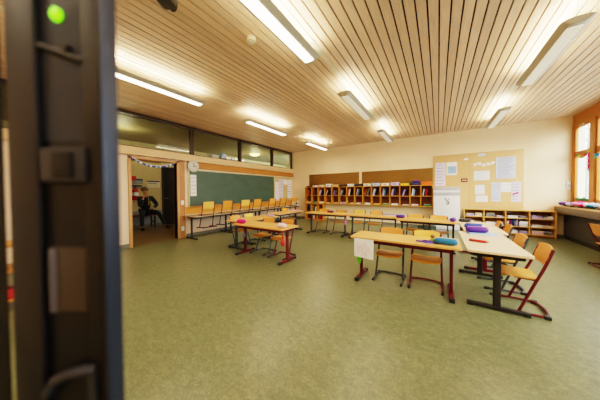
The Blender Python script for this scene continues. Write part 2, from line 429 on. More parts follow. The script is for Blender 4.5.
for zz, lb in ((1.0, 'upper'), (.27, 'lower')):
    s = thing('light_switch', '%s white switch plate on the wooden panel beside the doorway' % lb, 'switch', (XL+.02, 3.12, zz))
    MB().box(0, .008, -.04, .04, -.06, .06, .003).build('plate', WHITE, s)
    MB().box(.008, .014, -.026, .026, -.035, .035, .003).build('rocker', CABW, s)
pp = thing('pin_panel', 'beige pin panel with lists between chalkboard and the back corner', 'pinboard')
MB().box(XL+.001, XL+.02, 7.12, 8.36, .88, 1.96, .003).build('panel', mat('beige_felt', (196, 172, 128), .85, var=.06, scale=25), pp)
g = 'lists on the beige pin panel'
paper('poster', 'narrow white list next to the chalkboard edge', 'poster', 'L', 7.17, 7.40, 1.12, 1.72, WHITE, 9, None, g, off=.022)
paper('poster', 'tall white list, second from the chalkboard', 'poster', 'L', 7.42, 7.72, 1.02, 1.86, LILAC, 12, None, g, off=.022)
paper('poster', 'small white sheet above the bare beige patch', 'poster', 'L', 7.76, 8.05, 1.62, 1.84, WHITE, 3, None, g, off=.022)
paper('poster', 'white timetable with dark bars nearest the back corner', 'poster', 'L', 8.08, 8.34, .98, 1.84, WHITE, 7, INK, g, off=.022)
paper('poster', 'slanted pale lilac sheet hanging low beside the chalkboard edge', 'poster', 'L', 7.13, 7.40, .90, 1.28, LILAC, 0, None, g, off=.034, tilt=.05)

# garland over the door
gr = thing('garland', 'blue and white paper garland hanging across the top of the doorway', 'garland')
pts = [(XL+.05, 1.96, 2.12), (XL+.05, 2.15, 2.03), (XL+.05, 2.33, 1.975), (XL+.05, 2.50, 1.965), (XL+.05, 2.70, 2.0), (XL+.05, 2.90, 2.08)]
MB().tube(pts, .006, 6).build('string', WHITE, gr)
for k in range(22):
    t = k/21*(len(pts)-1); i = min(int(t), len(pts)-2); p = Vector(pts[i]).lerp(Vector(pts[i+1]), t-i)
    mb = MB(); M = Matrix.Translation(p) @ Matrix.Rotation(random.uniform(-.5, .5), 4, 'X')
    mb.prism([(-.03, -.0), (.03, .0), (0, -.06)], -.002, .002, M=M @ Matrix.Rotation(PI/2, 4, 'Y') @ Matrix.Rotation(PI/2, 4, 'Z'))
    mb.build('pennant', pm(['blue', 'dark blue', 'light blue', 'blue', 'white'][k % 5]), gr, smooth=False)

# things on the ledge behind the high windows (corridor side)
mb = MB(); mb.box(XL-.55, XL-T, 3.5, 6.2, 2.28, 2.31, .004); struct('trim_8', mb, FRAMEW)
for (y, nm, lab, c, w, h) in [(4.05, 'paper_cone', 'white folded paper cone behind the high window, leftmost on the ledge', 'white', .09, .26), (4.33, 'gift_box', 'white box on the ledge behind the high window', 'white', .12, .20),
                             (4.72, 'paper_lantern', 'blue paper craft on the ledge behind the high window', 'light blue', .14, .36), (5.12, 'jar', 'pale jar with blue lid behind the high window, rightmost on the ledge', 'grey', .07, .22)]:
    t = thing(nm, lab, nm.replace('_', ' '), (XL-.30, y, 2.31))
    if nm == 'paper_cone':
        MB().lathe([(w, 0), (w*.55, h*.5), (0, h)], seg=10).build('cone', pm('cream'), t); MB().lathe([(w*1.05, 0), (w*1.05, .012)], seg=10).build('base', pm(c), t)
    elif nm == 'gift_box':
        MB().box(-w, w, -w, w, 0, h, .006).build('body', pm(c), t); MB().box(-w*1.05, w*1.05, -w*1.05, w*1.05, h, h+.03, .004).build('lid', WHITE, t)
    elif nm == 'paper_lantern':
        MB().lathe([(.03, .05), (w*.8, .12), (w, .22), (w*.7, .32), (.04, h)], seg=8).build('shade', pm(c), t); MB().lathe([(.05, 0), (.03, .05)], seg=8).build('foot', pm('dark blue'), t)
    else:
        MB().lathe([(w*.9, 0), (w, .02), (w, h*.75), (w*.7, h*.85)], seg=14).build('body', CABW, t); MB().lathe([(w*.8, h*.85), (w*.8, h)], seg=14).build('lid', pm('dark blue'), t)

# ------------------------------------------------------------------ pinboards on the back wall
def pinboard(x0, x1, z0, z1, m, lab, seams=()):
    t = thing('pinboard', lab, 'pinboard', ((x0+x1)/2, YB, 0)); c = (x0+x1)/2
    MB().box(x0-c, x1-c, -.022, -.001, z0, z1, .003).build('panel', m, t)
    for s in seams: MB().box(s-c-.003, s-c+.003, -.0235, -.02, z0+.005, z1-.005).build('seam', mat('seam_brown', (176, 136, 84), .7), t)
pinboard(-5.06, -2.70, 1.40, 2.065, CORK, 'left one of two brown pin panels above the wall cubby')
pinboard(-2.585, -.16, 1.40, 2.065, CORK, 'right one of two brown pin panels above the wall cubby')
pinboard(-.14, 2.03, .755, 2.46, CORK2, 'large tan pin board with papers behind the white cabinet', (.83,))
for x_, z_ in ((-3.15, 2.22), (-3.0, 2.20), (-2.85, 2.25)):
    s = thing('paper_star', {-3.15: 'small white paper star on the wall above the left brown panel, leftmost of three', -3.0: 'small white paper star on the wall, middle of three', -2.85: 'small white paper star on the wall, rightmost of three'}[x_], 'star', (x_, YB-.006, z_), 0, 'paper stars above the left brown panel')
    MB().prism([(r*math.cos(k*PI/5+.3), r*math.sin(k*PI/5+.3)) for k in range(10) for r in [(.05 if k % 2 == 0 else .022)]], 0, .004, M=Matrix.Rotation(PI/2, 4, 'X')).build('star', CREAMP, s, smooth=False)
g = 'papers on the tan pin board'
BP = [(-.08, .20, 1.44, 2.22, LILAC, 7, 'tall lilac sheet at the left edge of the tan board above the cabinet'),
      (.225, .505, 1.79, 2.215, WHITE, 0, 'white sheet with a pale blue picture at upper left of the tan board'),
      (.61, .775, 1.555, 1.672, pm('maroon'), 0, 'small dark maroon sign low on the tan board'),
      (.68, .785, 2.25, 2.305, WHITE, 0, 'tiny white slip near the top edge left of the seam'),
      (.93, 1.30, 1.60, 1.885, WHITE, 4, 'wide white sheet in the middle of the tan board'),
      (1.03, 1.20, 2.34, 2.42, BLUEW, 0, 'small blue slip at the top of the tan board'),
      (1.44, 1.865, 1.635, 2.265, BLUEW, 11, 'largest poster with writing at upper right of the tan board'),
      (.96, 1.185, 1.165, 1.455, WHITE, 3, 'square white sheet below the wide one'),
      (.98, 1.26, .935, 1.125, WHITE, 2, 'lowest white sheet above the low shelf'),
      (1.345, 1.55, .955, 1.525, BLUEW, 8, 'tall pale blue list on the tan board, left of a pair'),
      (1.555, 1.768, 1.235, 1.515, WHITE, 3, 'short white sheet between the two tall pale lists'),
      (1.772, 1.98, .95, 1.53, LILAC, 6, 'tall lilac list with a pink arrow at the right of the board')]
for (a, b, z0, z1, m, n, lab) in BP:
    o = paper('poster', lab, 'poster', 'B', a, b, z0, z1, m, n, None, g, off=.026)
    if 'pink arrow' in lab:
        MB().prism([(-.07, -.02), (.03, -.02), (.03, -.04), (.08, 0), (.03, .04), (.03, .02), (-.07, .02)], 0, .002, M=Matrix.Translation((1.865, YB-.036, 1.19)) @ Matrix.Rotation(-.5, 4, 'Y') @ Matrix.Rotation(PI/2, 4, 'X')).build('arrow', REDINK, o, smooth=False)
    if 'pale blue picture' in lab:
        MB().box(.26, .48, YB-.037, YB-.035, 1.85, 2.08).build('picture', pm('light blue'), o)
    if 'maroon' in lab:
        MB().box(.64, .75, YB-.037, YB-.035, 1.60, 1.625).build('writing', pm('cream'), o)
for k in range(5):
    x_ = .92+.102*k
    paper('paper_slip', 'little white slip in the row above the wide sheet, %s from the left' % ORD[k], 'paper slip', 'B', x_, x_+.085, 2.05+.03*math.sin(k*2.1), 2.13+.03*math.sin(k*2.1), WHITE, 1, None, 'row of slips on the tan board', off=.026, tilt=.02*math.cos(k*3))
th = thing('thermostat', 'small white wall device in the back corner beside the window', 'thermostat', (2.86, YB, 1.41))
MB().box(-.035, .035, -.03, -.001, -.11, .09, .006).build('housing', CABW, th); MB().box(-.022, .022, -.034, -.029, -.06, .02, .002).build('display', CABG, th)

# ------------------------------------------------------------------ wall cubby on the back wall
def book(x, y, z, w, h, dpt, lean, c, lab, group, cat='book'):
    t = thing('book', lab, cat, (x, y, z), 0, group)
    t.rotation_euler = (0, lean, 0)
    mb = MB(); mb.box(0, .004, 0, dpt, 0, h); mb.box(w-.004, w, 0, dpt, 0, h); mb.box(0, w, 0, .004, 0, h)
    mb.build('cover', pm(c), t, smooth=False)
    MB().box(.004, w-.004, .004, dpt-.006, .005, h-.005).build('pages', CREAMP, t, smooth=False)
    return t
def stack(x, y, z, w, dpt, n, th_, c, lab, group):
    t = thing('paper_stack', lab, 'paper stack', (x, y, z), 0, group)
    mb = MB()
    for k in range(n):
        dx = random.uniform(-.012, .012); dy = random.uniform(-.01, .01)
        mb.box(dx-w/2, dx+w/2, dy, dy+dpt, k*th_, (k+.92)*th_)
    mb.build('sheets', WHITE if c == 'white' else pm(c), t, smooth=False)
    MB().box(-w/2+.01, w/2-.01, .005, dpt-.005, n*th_, n*th_+.004, M=Matrix.Rotation(random.uniform(-.08, .08), 4, 'Z')).build('top_sheet', random.choice([WHITE, LILAC, CREAMP]), t, smooth=False)
    return t
CX0, CX1, CY0, CY1 = -5.13, -.165, 8.22, YB-.025
NB = 15; cw = (CX1-CX0)/NB
Z0c, Z1c, Zm = .755, 1.47, 1.10
cb = thing('wall_cubby', 'long wooden wall cubby of two rows across the back wall', 'cubby shelf', (0, 0, 0))
tk = .02
for k in range(NB+1):
    x_ = CX0+cw*k; MB().box(x_-tk/2, x_+tk/2, CY0, CY1, Z0c, Z1c, .002).build('divider', SHELFW, cb, smooth=False)
for z_, nm in ((Z0c, 'bottom_board'), (Zm, 'middle_board'), (Z1c, 'top_board')):
    MB().box(CX0-tk/2, CX1+tk/2, CY0-.005, CY1, z_-tk/2, z_+tk/2, .002).build(nm, SHELFW, cb, smooth=False)
MB().box(CX0, CX1, CY1-.012, CY1, Z0c, Z1c).build('back_panel', SHELFB, cb)
up = [['orange'], ['red', 'brown'], ['white', 'lilac', 'dark blue'], ['pale pink', 'dark blue', 'black'], ['lilac', 'purple', 'grey'], ['white', 'light blue', 'dark blue', 'black'], ['orange', 'white', 'black'],
      ['lilac', 'grey', 'dark blue'], ['orange', 'black', 'grey'], ['white', 'light blue', 'black'], ['lilac', 'white', 'teal'], ['pale pink', 'lilac', 'dark blue'], ['purple', 'lilac', 'black'], ['white', 'light blue', 'black'], ['white', 'dark blue', 'red']]
for k in range(NB):
    x0 = CX0+cw*k+tk; pos = ORD[k]
    xx = x0+random.uniform(.015, .05); lean = random.uniform(.12, .32)
    for j, c in enumerate(up[k]):
        h = random.uniform(.21, .28); w = random.uniform(.022, .04)
        book(xx, CY0+random.uniform(.01, .04), Zm+tk/2+.002, w, h, .20, lean, c, '%s book leaning in the %s upper cell of the wall cubby' % (c, pos), 'books in the wall cubby')
        xx += w/math.cos(lean)+.012
    if k > 2 and k % 2 == 0 or k in (7, 11, 13):
        pass
    c2 = ['yellow', 'green', 'white', 'yellow', 'tan', 'lilac', 'yellow', 'pale pink', 'white', 'yellow', 'green', 'white', 'lilac', 'pale pink', 'green'][k]
    stack(CX0+cw*(k+.5)+random.uniform(-.03, .03), CY0+.015, Z0c+tk/2+.002, .20, .22, 3+k % 3, .012, c2, '%s paper pile in the %s lower cell of the wall cubby' % (c2, pos), 'paper piles in the wall cubby')
# boxes along the cubby top
tops = [('brown', .20, .06), ('pale pink', .22, .075), ('cream', .2, .09), ('white', .22, .125), ('tan', .24, .09), ('black', .30, .075), ('white', .24, .10), ('black', .30, .10), ('cream', .27, .10), ('light blue', .26, .11), ('cream', .26, .10), ('lilac', .27, .12), ('yellow', .28, .07), ('dark blue', .30, .09), ('orange', .30, .12)]
for k, (c, w, h) in enumerate(tops):
    t = thing('storage_box', '%s box on top of the wall cubby above the %s column' % (c, ORD[k]), 'box', (CX0+cw*(k+.5), CY0+.13, Z1c+tk/2+.001), random.uniform(-.06, .06), 'boxes on top of the wall cubby')
    MB().box(-w/2, w/2, -.10, .10, 0, h*.72, .004).build('body', pm(c), t); MB().box(-w/2-.004, w/2+.004, -.104, .104, h*.72, h, .004).build('lid', pm(c), t)
    if c in ('white', 'lilac', 'cream', 'light blue'): MB().box(-.045, .045, -.107, -.103, h*.2, h*.62).build('label_plate', INK if k in (3,) else mat('faint_ink', (150, 152, 176)), t)
pc = thing('pencil_case', 'purple and pink pouch lying on the dark blue box of the cubby top', 'pencil case', (CX0+cw*13.55, CY0+.13, Z1c+.102))
MB().tube([(-.10, 0, .035), (-.08, 0, .04), (.08, 0, .04), (.10, 0, .035)], .04, 10, rad=[.02, .038, .038, .02]).build('body', pm('purple'), pc); MB().tube([(-.07, 0, .078), (.07, 0, .078)], .006, 6).build('zip', pm('pink'), pc)
# lower cubby, left end
lc = thing('low_cubby', 'wooden cubby standing on the floor below the left end of the wall cubby', 'cubby shelf')
LX0, LX1 = -5.13, -4.22
for x_ in (LX0, LX0+.30, LX0+.60, LX1): MB().box(x_-.01, x_+.01, CY0, CY1, .0, .735, .002).build('divider', SHELFW, lc, smooth=False)
for z_ in (.03, .38, .725): MB().box(LX0-.01, LX1+.01, CY0-.003, CY1, z_-.01, z_+.01, .002).build('board', SHELFW, lc, smooth=False)
MB().box(LX0, LX1, CY1-.012, CY1, .02, .73).build('back_panel', SHELFB, lc)
for (x_, z_, c, cap, lab) in [(-5.02, .392, 'dark blue', 'blue', 'dark blue bottle in the upper left cell of the floor cubby'), (-4.92, .392, 'black', 'grey', 'black bottle beside the dark blue one in the floor cubby'), (-4.75, .392, 'green', 'white', 'green bottle in the upper middle cell of the floor cubby'), (-4.62, .392, 'white', 'green', 'white bottle with green cap in the upper middle cell of the floor cubby'),
                              (-4.72, .042, 'white', 'red', 'white bottle with red cap in the lower middle cell of the floor cubby'), (-4.60, .042, 'red', 'white', 'red bottle with white cap in the lower middle cell of the floor cubby'), (-4.38, .042, 'red', 'black', 'red bottle with black cap in the lower right cell of the floor cubby')]:
    t = thing('bottle', lab, 'bottle', (x_, CY0+.10, z_), 0, 'bottles in the floor cubby')
    MB().lathe([(.036, 0), (.04, .01), (.04, .16), (.03, .19), (.016, .205)], seg=14).build('body', pm(c), t); MB().lathe([(.02, .205), (.02, .24), (.014, .245)], seg=12).build('cap', pm(cap), t)
for j, c in enumerate(['yellow', 'orange', 'brown']):
    book(-4.50+j*.05, CY0+.02, .392, .035, .25, .2, .08, c, '%s book in the upper right cell of the floor cubby' % c, 'books in the floor cubby')

# ------------------------------------------------------------------ white cabinet
cab = thing('white_cabinet', 'tall white cabinet with grey slats between wall cubby and low shelf', 'cabinet', (.215, 8.1, 0))
MB().box(-.345, .345, 0, .36, .06, 1.40, .006).build('body', CABW, cab)
MB().box(-.33, .33, .03, .35, 0, .06).build('plinth', CABG, cab)
MB().box(-.345, .345, -.012, 0, 1.30, 1.398, .003).build('slat', CABG, cab); MB().box(-.345, .345, -.012, 0, 1.135, 1.235, .003).build('slat', CABG, cab)
MB().box(-.335, .335, -.008, 0, .08, 1.125, .003).build('door', CABW, cab)
mb = MB(); 
for a in ((-.02, 1.0, .05, .94), (.03, .99, .05, .85), (-.06, 1.05, .0, 1.0), (.06, .86, .0, .84), (-.01, .9, .09, .9), (.05, 1.03, .06, .99)):
    mb.tube([(a[0], -.011, a[1]), ((a[0]+a[2])/2+.02, -.011, (a[1]+a[3])/2), (a[2], -.011, a[3])], .012, 6)
mb.build('pencil_sketch', mat('graphite', (110, 112, 116), .7), cab)

# ------------------------------------------------------------------ low shelf under tan board
ls = thing('low_shelf', 'low wooden shelf with four bays of paper below the tan board', 'shelf')
SX = [.68, 1.14, 1.61, 2.085, 2.565]; SY0 = 8.2
for x_ in SX: MB().box(x_-.012, x_+.012, SY0, YB-.03, .0 if x_ in (SX[0], SX[-1]) else .06, .705, .002).build('divider', LOWW, ls, smooth=False)
for z_, nm in ((.07, 'bottom_board'), (.27, 'shelf_board'), (.50, 'shelf_board'), (.715, 'top_board')):
    MB().box(SX[0]-.014, SX[-1]+.014, SY0-.006, YB-.03, z_-.011, z_+.011, .002).build(nm, LOWW, ls, smooth=False)
MB().box(SX[0], SX[-1], YB-.042, YB-.03, .06, .71).build('back_panel', LOWB, ls)
MB().box(SX[0]+.02, SX[-1]-.02, SY0+.03, SY0+.05, 0, .058).build('plinth', LOWB, ls)
bayn = ['leftmost', 'second', 'third', 'rightmost']; rown = ['bottom', 'middle', 'top']
cols = [['white', 'cream', 'lilac'], ['white', 'white', 'grey'], ['white', 'lilac', 'white'], ['pale pink', 'white', 'lilac']]
for b_ in range(4):
    for r_, z_ in enumerate((.081, .281, .511)):
        xa, xb = SX[b_]+.02, SX[b_+1]-.02; w = xb-xa
        gp = 'paper in the low shelf'
        if b_ == 2 and r_ == 1:
            xx = xa+.01
            for c in ('pale pink', 'red', 'blue', 'dark blue', 'grey', 'lilac'):
                book(xx, SY0+.02, z_+.001, .03, random.uniform(.14, .19), .2, .05, c, '%s book standing in the middle row of the third low shelf bay' % c, 'books in the low shelf'); xx += .037
            stack(xb-.09, SY0+.02, z_+.001, .16, .22, 7, .02, 'white', 'tall white pile in the middle row of the third low shelf bay', gp)
            continue
        c = cols[b_][r_]
        nn = [4, 6, 5, 7][(b_+r_) % 4]
        stack(xa+w*.30, SY0+.02, z_+.001, w*.46, .23, nn, .014, c, '%s paper pile at left in the %s row of the %s low shelf bay' % (c, rown[r_], bayn[b_]), gp)
        c = ['white', 'grey', 'cream', 'white', 'lilac'][(b_*2+r_) % 5]
        stack(xa+w*.77, SY0+.03, z_+.001, w*.36, .22, 3+(b_+2*r_) % 5, .013, c, '%s paper pile at right in the %s row of the %s low shelf bay' % (c, rown[r_], bayn[b_]), gp)
for (xx, z_, lean, c, nm) in ((2.32, .545, .0, 'black', 'black and red folder lying on the paper in the top row of the rightmost bay'), (1.72, .60, .0, 'black', 'black folder lying on the pile in the top row of the third bay')):
    t = thing('folder', nm, 'folder', (xx, SY0+.0, z_+.04), 0)
    MB().box(-.10, .10, 0, .2, 0, .012, .002, M=Matrix.Rotation(.12, 4, 'Y')).build('cover', pm(c), t); MB().box(-.095, .0, -.004, .03, .012, .02, .002, M=Matrix.Rotation(.12, 4, 'Y')).build('label_strip', pm('red' if xx > 2 else 'grey'), t)

# ------------------------------------------------------------------ window sill bench
ws = thing('window_sill', 'long grey wooden window sill bench along the window wall', 'sill bench')
MB().box(2.60, XR-.002, -1.8, YB-.03, .845, .875, .006).build('sill_board', mat('sill_top', (196, 158, 112), .4, var=.1, scale=4, stretch=(6, 1, 6)), ws)
MB().box(2.615, 2.64, -1.8, YB-.03, .69, .845, .004).build('apron', BGREY, ws)
MB().box(2.60, XR-.002, YB-.06, YB-.03, .60, .845, .004).build('bracket', LOWW, ws)
rd = thing('radiator', 'dark grey radiator cover below the window sill bench', 'radiator')
MB().box(2.78, 2.92, -1.8, YB-.04, .10, .64, .006).build('casing', RADG, rd); 
mb = MB()
for k in range(64): mb.box(2.80, 2.90, -1.7+k*.158, -1.58+k*.158, .64, .652)
mb.build('grille', DARK, rd)
MB().box(2.80, 2.92, -1.8, YB-.04, .0, .10).build('plinth', mat('black_plinth', (60, 56, 50), .5), rd)
pt = thing('cable', 'pale cable hanging from the sill end at the back corner', 'cable')
MB().tube(fillet([(2.66, 8.42, .80), (2.655, 8.40, .72), (2.68, 8.44, .45), (2.75, 8.48, .20)], .1), .008, 6).build('cord', CREAMP, pt); MB().box(2.643, 2.68, 8.37, 8.43, .75, .82, .004).build('plug', CABW, pt)

def flower(x, y, z, c, c2, s, lab, rz=0.):
    t = thing('paper_flower', lab, 'paper flower', (x, y, z), rz, 'paper flowers on the window sill')
    for k in range(6):
        a = k*PI/3
        MB().blob((s*.62*math.cos(a), s*.62*math.sin(a), s*.55+.01*(k % 2)), s*.46, (1, 1, .75), 8).build('petal', pm(c), t)
    MB().blob((0, 0, s*.85), s*.36, (1, 1, .7), 8).build('flower_centre', pm(c2), t)
    MB().lathe([(s*.35, 0), (s*.2, s*.3)], seg=8).build('base', pm('green'), t)
zz = .876
for a in [(2.70, 8.17, 'purple', 'pink', .075, 'purple paper flower at the far end of the window sill'), (2.76, 8.02, 'pale pink', 'purple', .07, 'pale pink paper flower beside the far purple one'),
          (2.72, 7.86, 'light blue', 'yellow', .06, 'small light blue paper flower on the sill'), (2.80, 7.78, 'white', 'pink', .08, 'white paper flower with a pink centre on the sill'),
          (2.74, 7.60, 'pink', 'magenta', .095, 'big pink paper flower in front of the window'), (2.78, 7.44, 'magenta', 'white', .07, 'magenta paper flower beside the big pink one'),
          (2.80, 7.30, 'white', 'light blue', .085, 'white paper flower with a blue centre on the sill'), (2.76, 7.15, 'teal', 'white', .07, 'teal paper flower near the right picture edge'),
          (2.82, 7.02, 'light blue', 'white', .08, 'light blue paper flower near the right picture edge'), (2.82, 6.85, 'pale pink', 'magenta', .08, 'pale pink paper flower at the right picture edge')]:
    flower(a[0], a[1], zz, a[2], a[3], a[4]*1.45, a[5])
hp = thing('window_garland', 'green leafy garland along the lower window frame above the sill', 'garland')
pts = [(2.90, 8.22-.06*k, 1.06+.018*math.sin(k*1.3)) for k in range(10)]
MB().tube(pts, .012, 6).build('stem', pm('green'), hp)
mb = MB()
for k in range(26):
    t = k/25*9; i = min(int(t), 8); p = Vector(pts[i]).lerp(Vector(pts[i+1]), t-i)
    mb.blob((p.x-random.uniform(0, .025), p.y, p.z+random.uniform(-.02, .03)), .022, (.6, 1.3, .8), 6)
mb.build('leaves', pm('green'), hp)
for nm, y0, y1, lab in (('paper_chain', 8.25, 7.70, 'red, green and yellow paper chain across the window crossbar'), ):
    t = thing(nm, lab, 'paper chain')
    cs = ['red', 'green', 'yellow', 'orange', 'green', 'red']
    for k in range(9):
        f = k/8; p = (2.89, y0+(y1-y0)*f, 2.19-.10*math.sin(f*PI))
        MB().tube([(p[0]+.0, p[1]+.045*math.cos(a), p[2]+.03*math.sin(a)) for a in [j*PI/4 for j in range(8)]], .013, 6, closed=True).build('link', pm(cs[k % 6]), t)
t = thing('paper_chain', 'pink paper chain hanging straight down in front of the lower pane', 'paper chain')
for k in range(7):
    MB().tube([(2.89+.018*math.cos(a), 7.70+(.03*math.cos(a) if k % 2 else .006*math.cos(a)), 2.13-.06*k+.04*math.sin(a)) for a in [j*PI/4 for j in range(8)]], .011, 6, closed=True).build('link', pm('magenta' if k % 2 else 'pink'), t)
t = thing('paper_bird', 'dark green paper bird hanging at the right window', 'paper bird', (2.89, 7.42, 2.05))
MB().blob((0, 0, 0), .06, (.5, 1.5, .7), 8).build('body', pm('teal'), t); MB().prism([(0, 0), (.0+.1, .05), (.02, .12)], -.003, .003, M=Matrix.Rotation(PI/2, 4, 'Y')).build('wing', pm('green'), t, smooth=False)

# outside: lawn, tree trunks
mb = MB(); mb.box(XR+.3, 60, -30, 60, -1.2, -1.0); struct('ground_outside', mb, mat('outside_ground', (190, 194, 186), .9))
def skin(name, pts, edges, radii, m, parent=None, sub=1, root=0):
    me = bpy.data.meshes.new(name); me.from_pydata([tuple(p) for p in pts], edges, [])
    o = bpy.data.objects.new(name, me); COL.objects.link(o)
    md = o.modifiers.new('skin', 'SKIN'); md.use_smooth_shade = True
    sv = me.skin_vertices[0].data
    for i, r in enumerate(radii): sv[i].radius = (r, r) if not isinstance(r, tuple) else r; sv[i].use_root = (i == root)
    if sub: s = o.modifiers.new('sub', 'SUBSURF'); s.levels = sub; s.render_levels = sub
    dg = bpy.context.evaluated_depsgraph_get(); dg.update()
    nm = bpy.data.meshes.new_from_object(o.evaluated_get(dg)); 
    o.modifiers.clear(); o.data = nm; nm.materials.clear(); nm.materials.append(m)
    for p in nm.polygons: p.use_smooth = True
    if parent: o.parent = parent
    return o
BARK = mat('bare_bark', (150, 146, 140), .9, var=.2)
for i, (tx, ty) in enumerate(((9.0, 24.5), (11.5, 33.0), (7.5, 20.3))):
    t = thing('tree', ['bare grey tree outside seen through the upper pane', 'bare grey tree far outside the window', 'bare grey tree nearest outside the window'][i], 'tree', (tx, ty, -1.0))
    P_ = [(0, 0, 0), (0, 0, 3)]; E_ = [(0, 1)]; R_ = [.16, .12]
    rr = random.Random(i+3); fr = [(1, Vector((0, 0, 1)), .12)]
    for dep in range(3):
        nf = []
        for (ix, dv, ra) in fr:
            for q in range(3):
                d_ = (dv+Vector((rr.uniform(-.8, .8), rr.uniform(-.8, .8), rr.uniform(-.1, .5)))).normalized()
                P_.append(tuple(Vector(P_[ix])+d_*(1.6-.35*dep))); E_.append((ix, len(P_)-1)); R_.append(ra*.55); nf.append((len(P_)-1, d_, ra*.55))
        fr = nf
    mb = MB()
    for (a, b) in E_:
        mb.tube([P_[a], P_[b]], R_[a], 5, rad=[R_[a], R_[b]])
    mb.build('trunk', BARK, t)

# ------------------------------------------------------------------ desks
def make_table(steel, top, L=1.3, W=.52):
    """desk along local x, origin at floor centre"""
    t = bpy.data.objects.new('school_desk', None); COL.objects.link(t)
    H = .64; l, w = L/2, W/2
    MB().prism(rrect(-l, l, -w, w, .03), H-.022, H).build('desk_top', top, t)
    MB().prism(rrect(-l+.001, l-.001, -w+.001, w-.001, .03), H-.026, H-.0215).build('edge_band', EDGE, t)
    mb = MB()
    for s in (-1, 1): mb.box(-l+.10, l-.10, s*(w-.05)-.012, s*(w-.05)+.012, H-.075, H-.026, .004)
    for s in (-1, 1): mb.box(s*(l-.09)-.015, s*(l-.09)+.015, -w+.05, w-.05, H-.075, H-.026, .004)
    mb.build('under_frame', steel, t)
    for s in (-1, 1):
        xx = s*(l-.09)
        mb = MB(); mb.prism(rrect(xx-.018, xx+.018, -.033, .033, .015), .035, H-.05); mb.build('leg', steel, t)
        mb = MB(); mb.prism(rrect(-.245, .245, -.025, .025, .02), .008, .04, M=Matrix.Translation((xx, 0, 0)) @ Matrix.Rotation(PI/2, 4, 'Z')); f = mb.build('foot', steel, t)
        for q in (-1, 1): MB().box(xx-.028, xx+.028, q*.225-.03, q*.225+.03, 0, .043, .008).build('foot_cap', CAP, f)
    return t
def put(proto, x, y, rz, label, cat, group, z=0., first=[]):
    if proto.name in first: o = copy_tree(proto)
    else: o = proto; first.append(proto.name)
    o.location = (x, y, z); o.rotation_euler = (0, 0, rz); tag(o, label, cat, group)
    return o
tR = make_table(RED, TOPW); tG = make_table(GREY, TOPW); tD = make_table(DARK, TOPP); tRP = make_table(RED, TOPP); tDW = make_table(DARK, TOPW, 1.16); tW = make_table(GREY, mat('desk_top_greyish', (190, 166, 132), .36, var=.05, scale=4, stretch=(2, 10, 10)))
g = 'school desks'
put(tR, -.42, 3.20, 0, 'yellow wood desk with red legs in the foreground, white drawing on its edge', 'desk', g)
put(tD, .535, 3.605, PI/2, 'pale desk with dark legs at the right front, red pencil on it', 'desk', g)
put(tRP, .62, 4.955, PI/2, 'pale desk behind the right front one, blue pencil case on it', 'desk', g)
put(tR, -2.89, 3.10, 0, 'yellow desk with red legs and two small pink cases at centre left', 'desk', g)
put(tG, -3.83, 3.74, PI/2, 'yellow desk with grey legs behind the centre left one', 'desk', g)
put(tG, -4.08, 5.36, PI/2, 'yellow desk with grey legs nearest the back left corner', 'desk', g)
put(tG, -2.80, 5.76, 0, 'grey legged desk in the back row carrying a maroon box', 'desk', g)
put(tG, -1.46, 5.76, 0, 'grey legged desk in the back row carrying a flat blue folder', 'desk', g)
put(tDW, -.22, 5.47, 0, 'dark legged desk in the back row between two purple cases', 'desk', g)
for k in range(4): put(tW, -5.69, 3.75+1.31*k, PI/2, 'desk under the chalkboard, %s from the doorway' % ORD[k], 'desk', g)

# ------------------------------------------------------------------ chairs
def make_chair(steel, wood=WOOD, seatw=SEATW):
    """faces local +x; origin on floor under the seat"""
    t = bpy.data.objects.new('school_chair', None); COL.objects.link(t)
    # seat
    def fs(u, v):
        x = -.135+.31*v; y = (u-.5)*2
        hw = .178*(1-.10*max(0, (.25-v)/.25)**2)*(1-.16*max(0, (v-.72)/.28)**2.5)
        z = .386+.010*(y*y)-.004*math.cos(v*PI)-.022*max(0, (v-.75)/.25)**2 - .006*math.sin(v*PI)
        return (x-.012*y*y*(1 if v > .9 else 0), y*hw, z)
    MB().sheet(fs, 10, 12, (0, 0, -.011)).build('seat', seatw, t)
    # backrest
    def fb(u, v):
        y = (u-.5)*2; z = .525+.195*v
        hw = .176*(1-.13*abs(2*v-1)**5)
        x = -.155-.05*v-.024*(1-y*y)+.004
        return (x, y*hw, z-.012*(abs(y)**4)*(1 if v > .5 else -1))
    MB().sheet(fb, 12, 8, (-.010, 0, 0)).build('backrest', wood, t)
    for s in (-1, 1):
        p = fillet([(-.212, s*.166, .70), (-.150, s*.170, .50), (-.098, s*.175, .37), (.035, s*.185, .016)], .06, 4)
        MB().tube(p, .0135, 8).build('leg', steel, t)
    base = fillet([(.185, -.185, .018), (-.19, -.188, .018), (-.215, 0, .018), (-.19, .188, .018), (.185, .185, .018)], .09, 5)
    MB().tube(base, .0135, 8).build('runner', steel, t)
    MB().tube(fillet([(-.105, -.172, .372), (.06, -.13, .366), (.06, .13, .366), (-.105, .172, .372)], .05, 4), .010, 8).build('seat_support', steel, t)
    for s in (-1, 1):
        MB().tube([(.155, s*.185, .017), (.205, s*.185, .015)], .017, 8).build('glide', CAP, t)
        MB().box(-.20, -.15, s*.185-.017, s*.185+.017, 0, .034, .006).build('glide', CAP, t)
    return t
LIGHTW = mat('light_plywood', (240, 188, 96), .42, var=.08, scale=5, stretch=(2, 9, 9))
ORGW = mat('orange_plywood', (228, 146, 60), .42, var=.08, scale=5, stretch=(2, 9, 9))
cR = make_chair(RED, WOOD); cRl = make_chair(RED, LIGHTW); cG = make_chair(GREY, WOOD); cGo = make_chair(GREY, ORGW); cGl = make_chair(GREY, LIGHTW); cD = make_chair(DARK, WOOD)
S = -PI/2; g = 'school chairs at the desks'
put(cR, .745, 3.27, PI, 'red framed chair at the right front desk, nearest to the camera', 'chair', g)
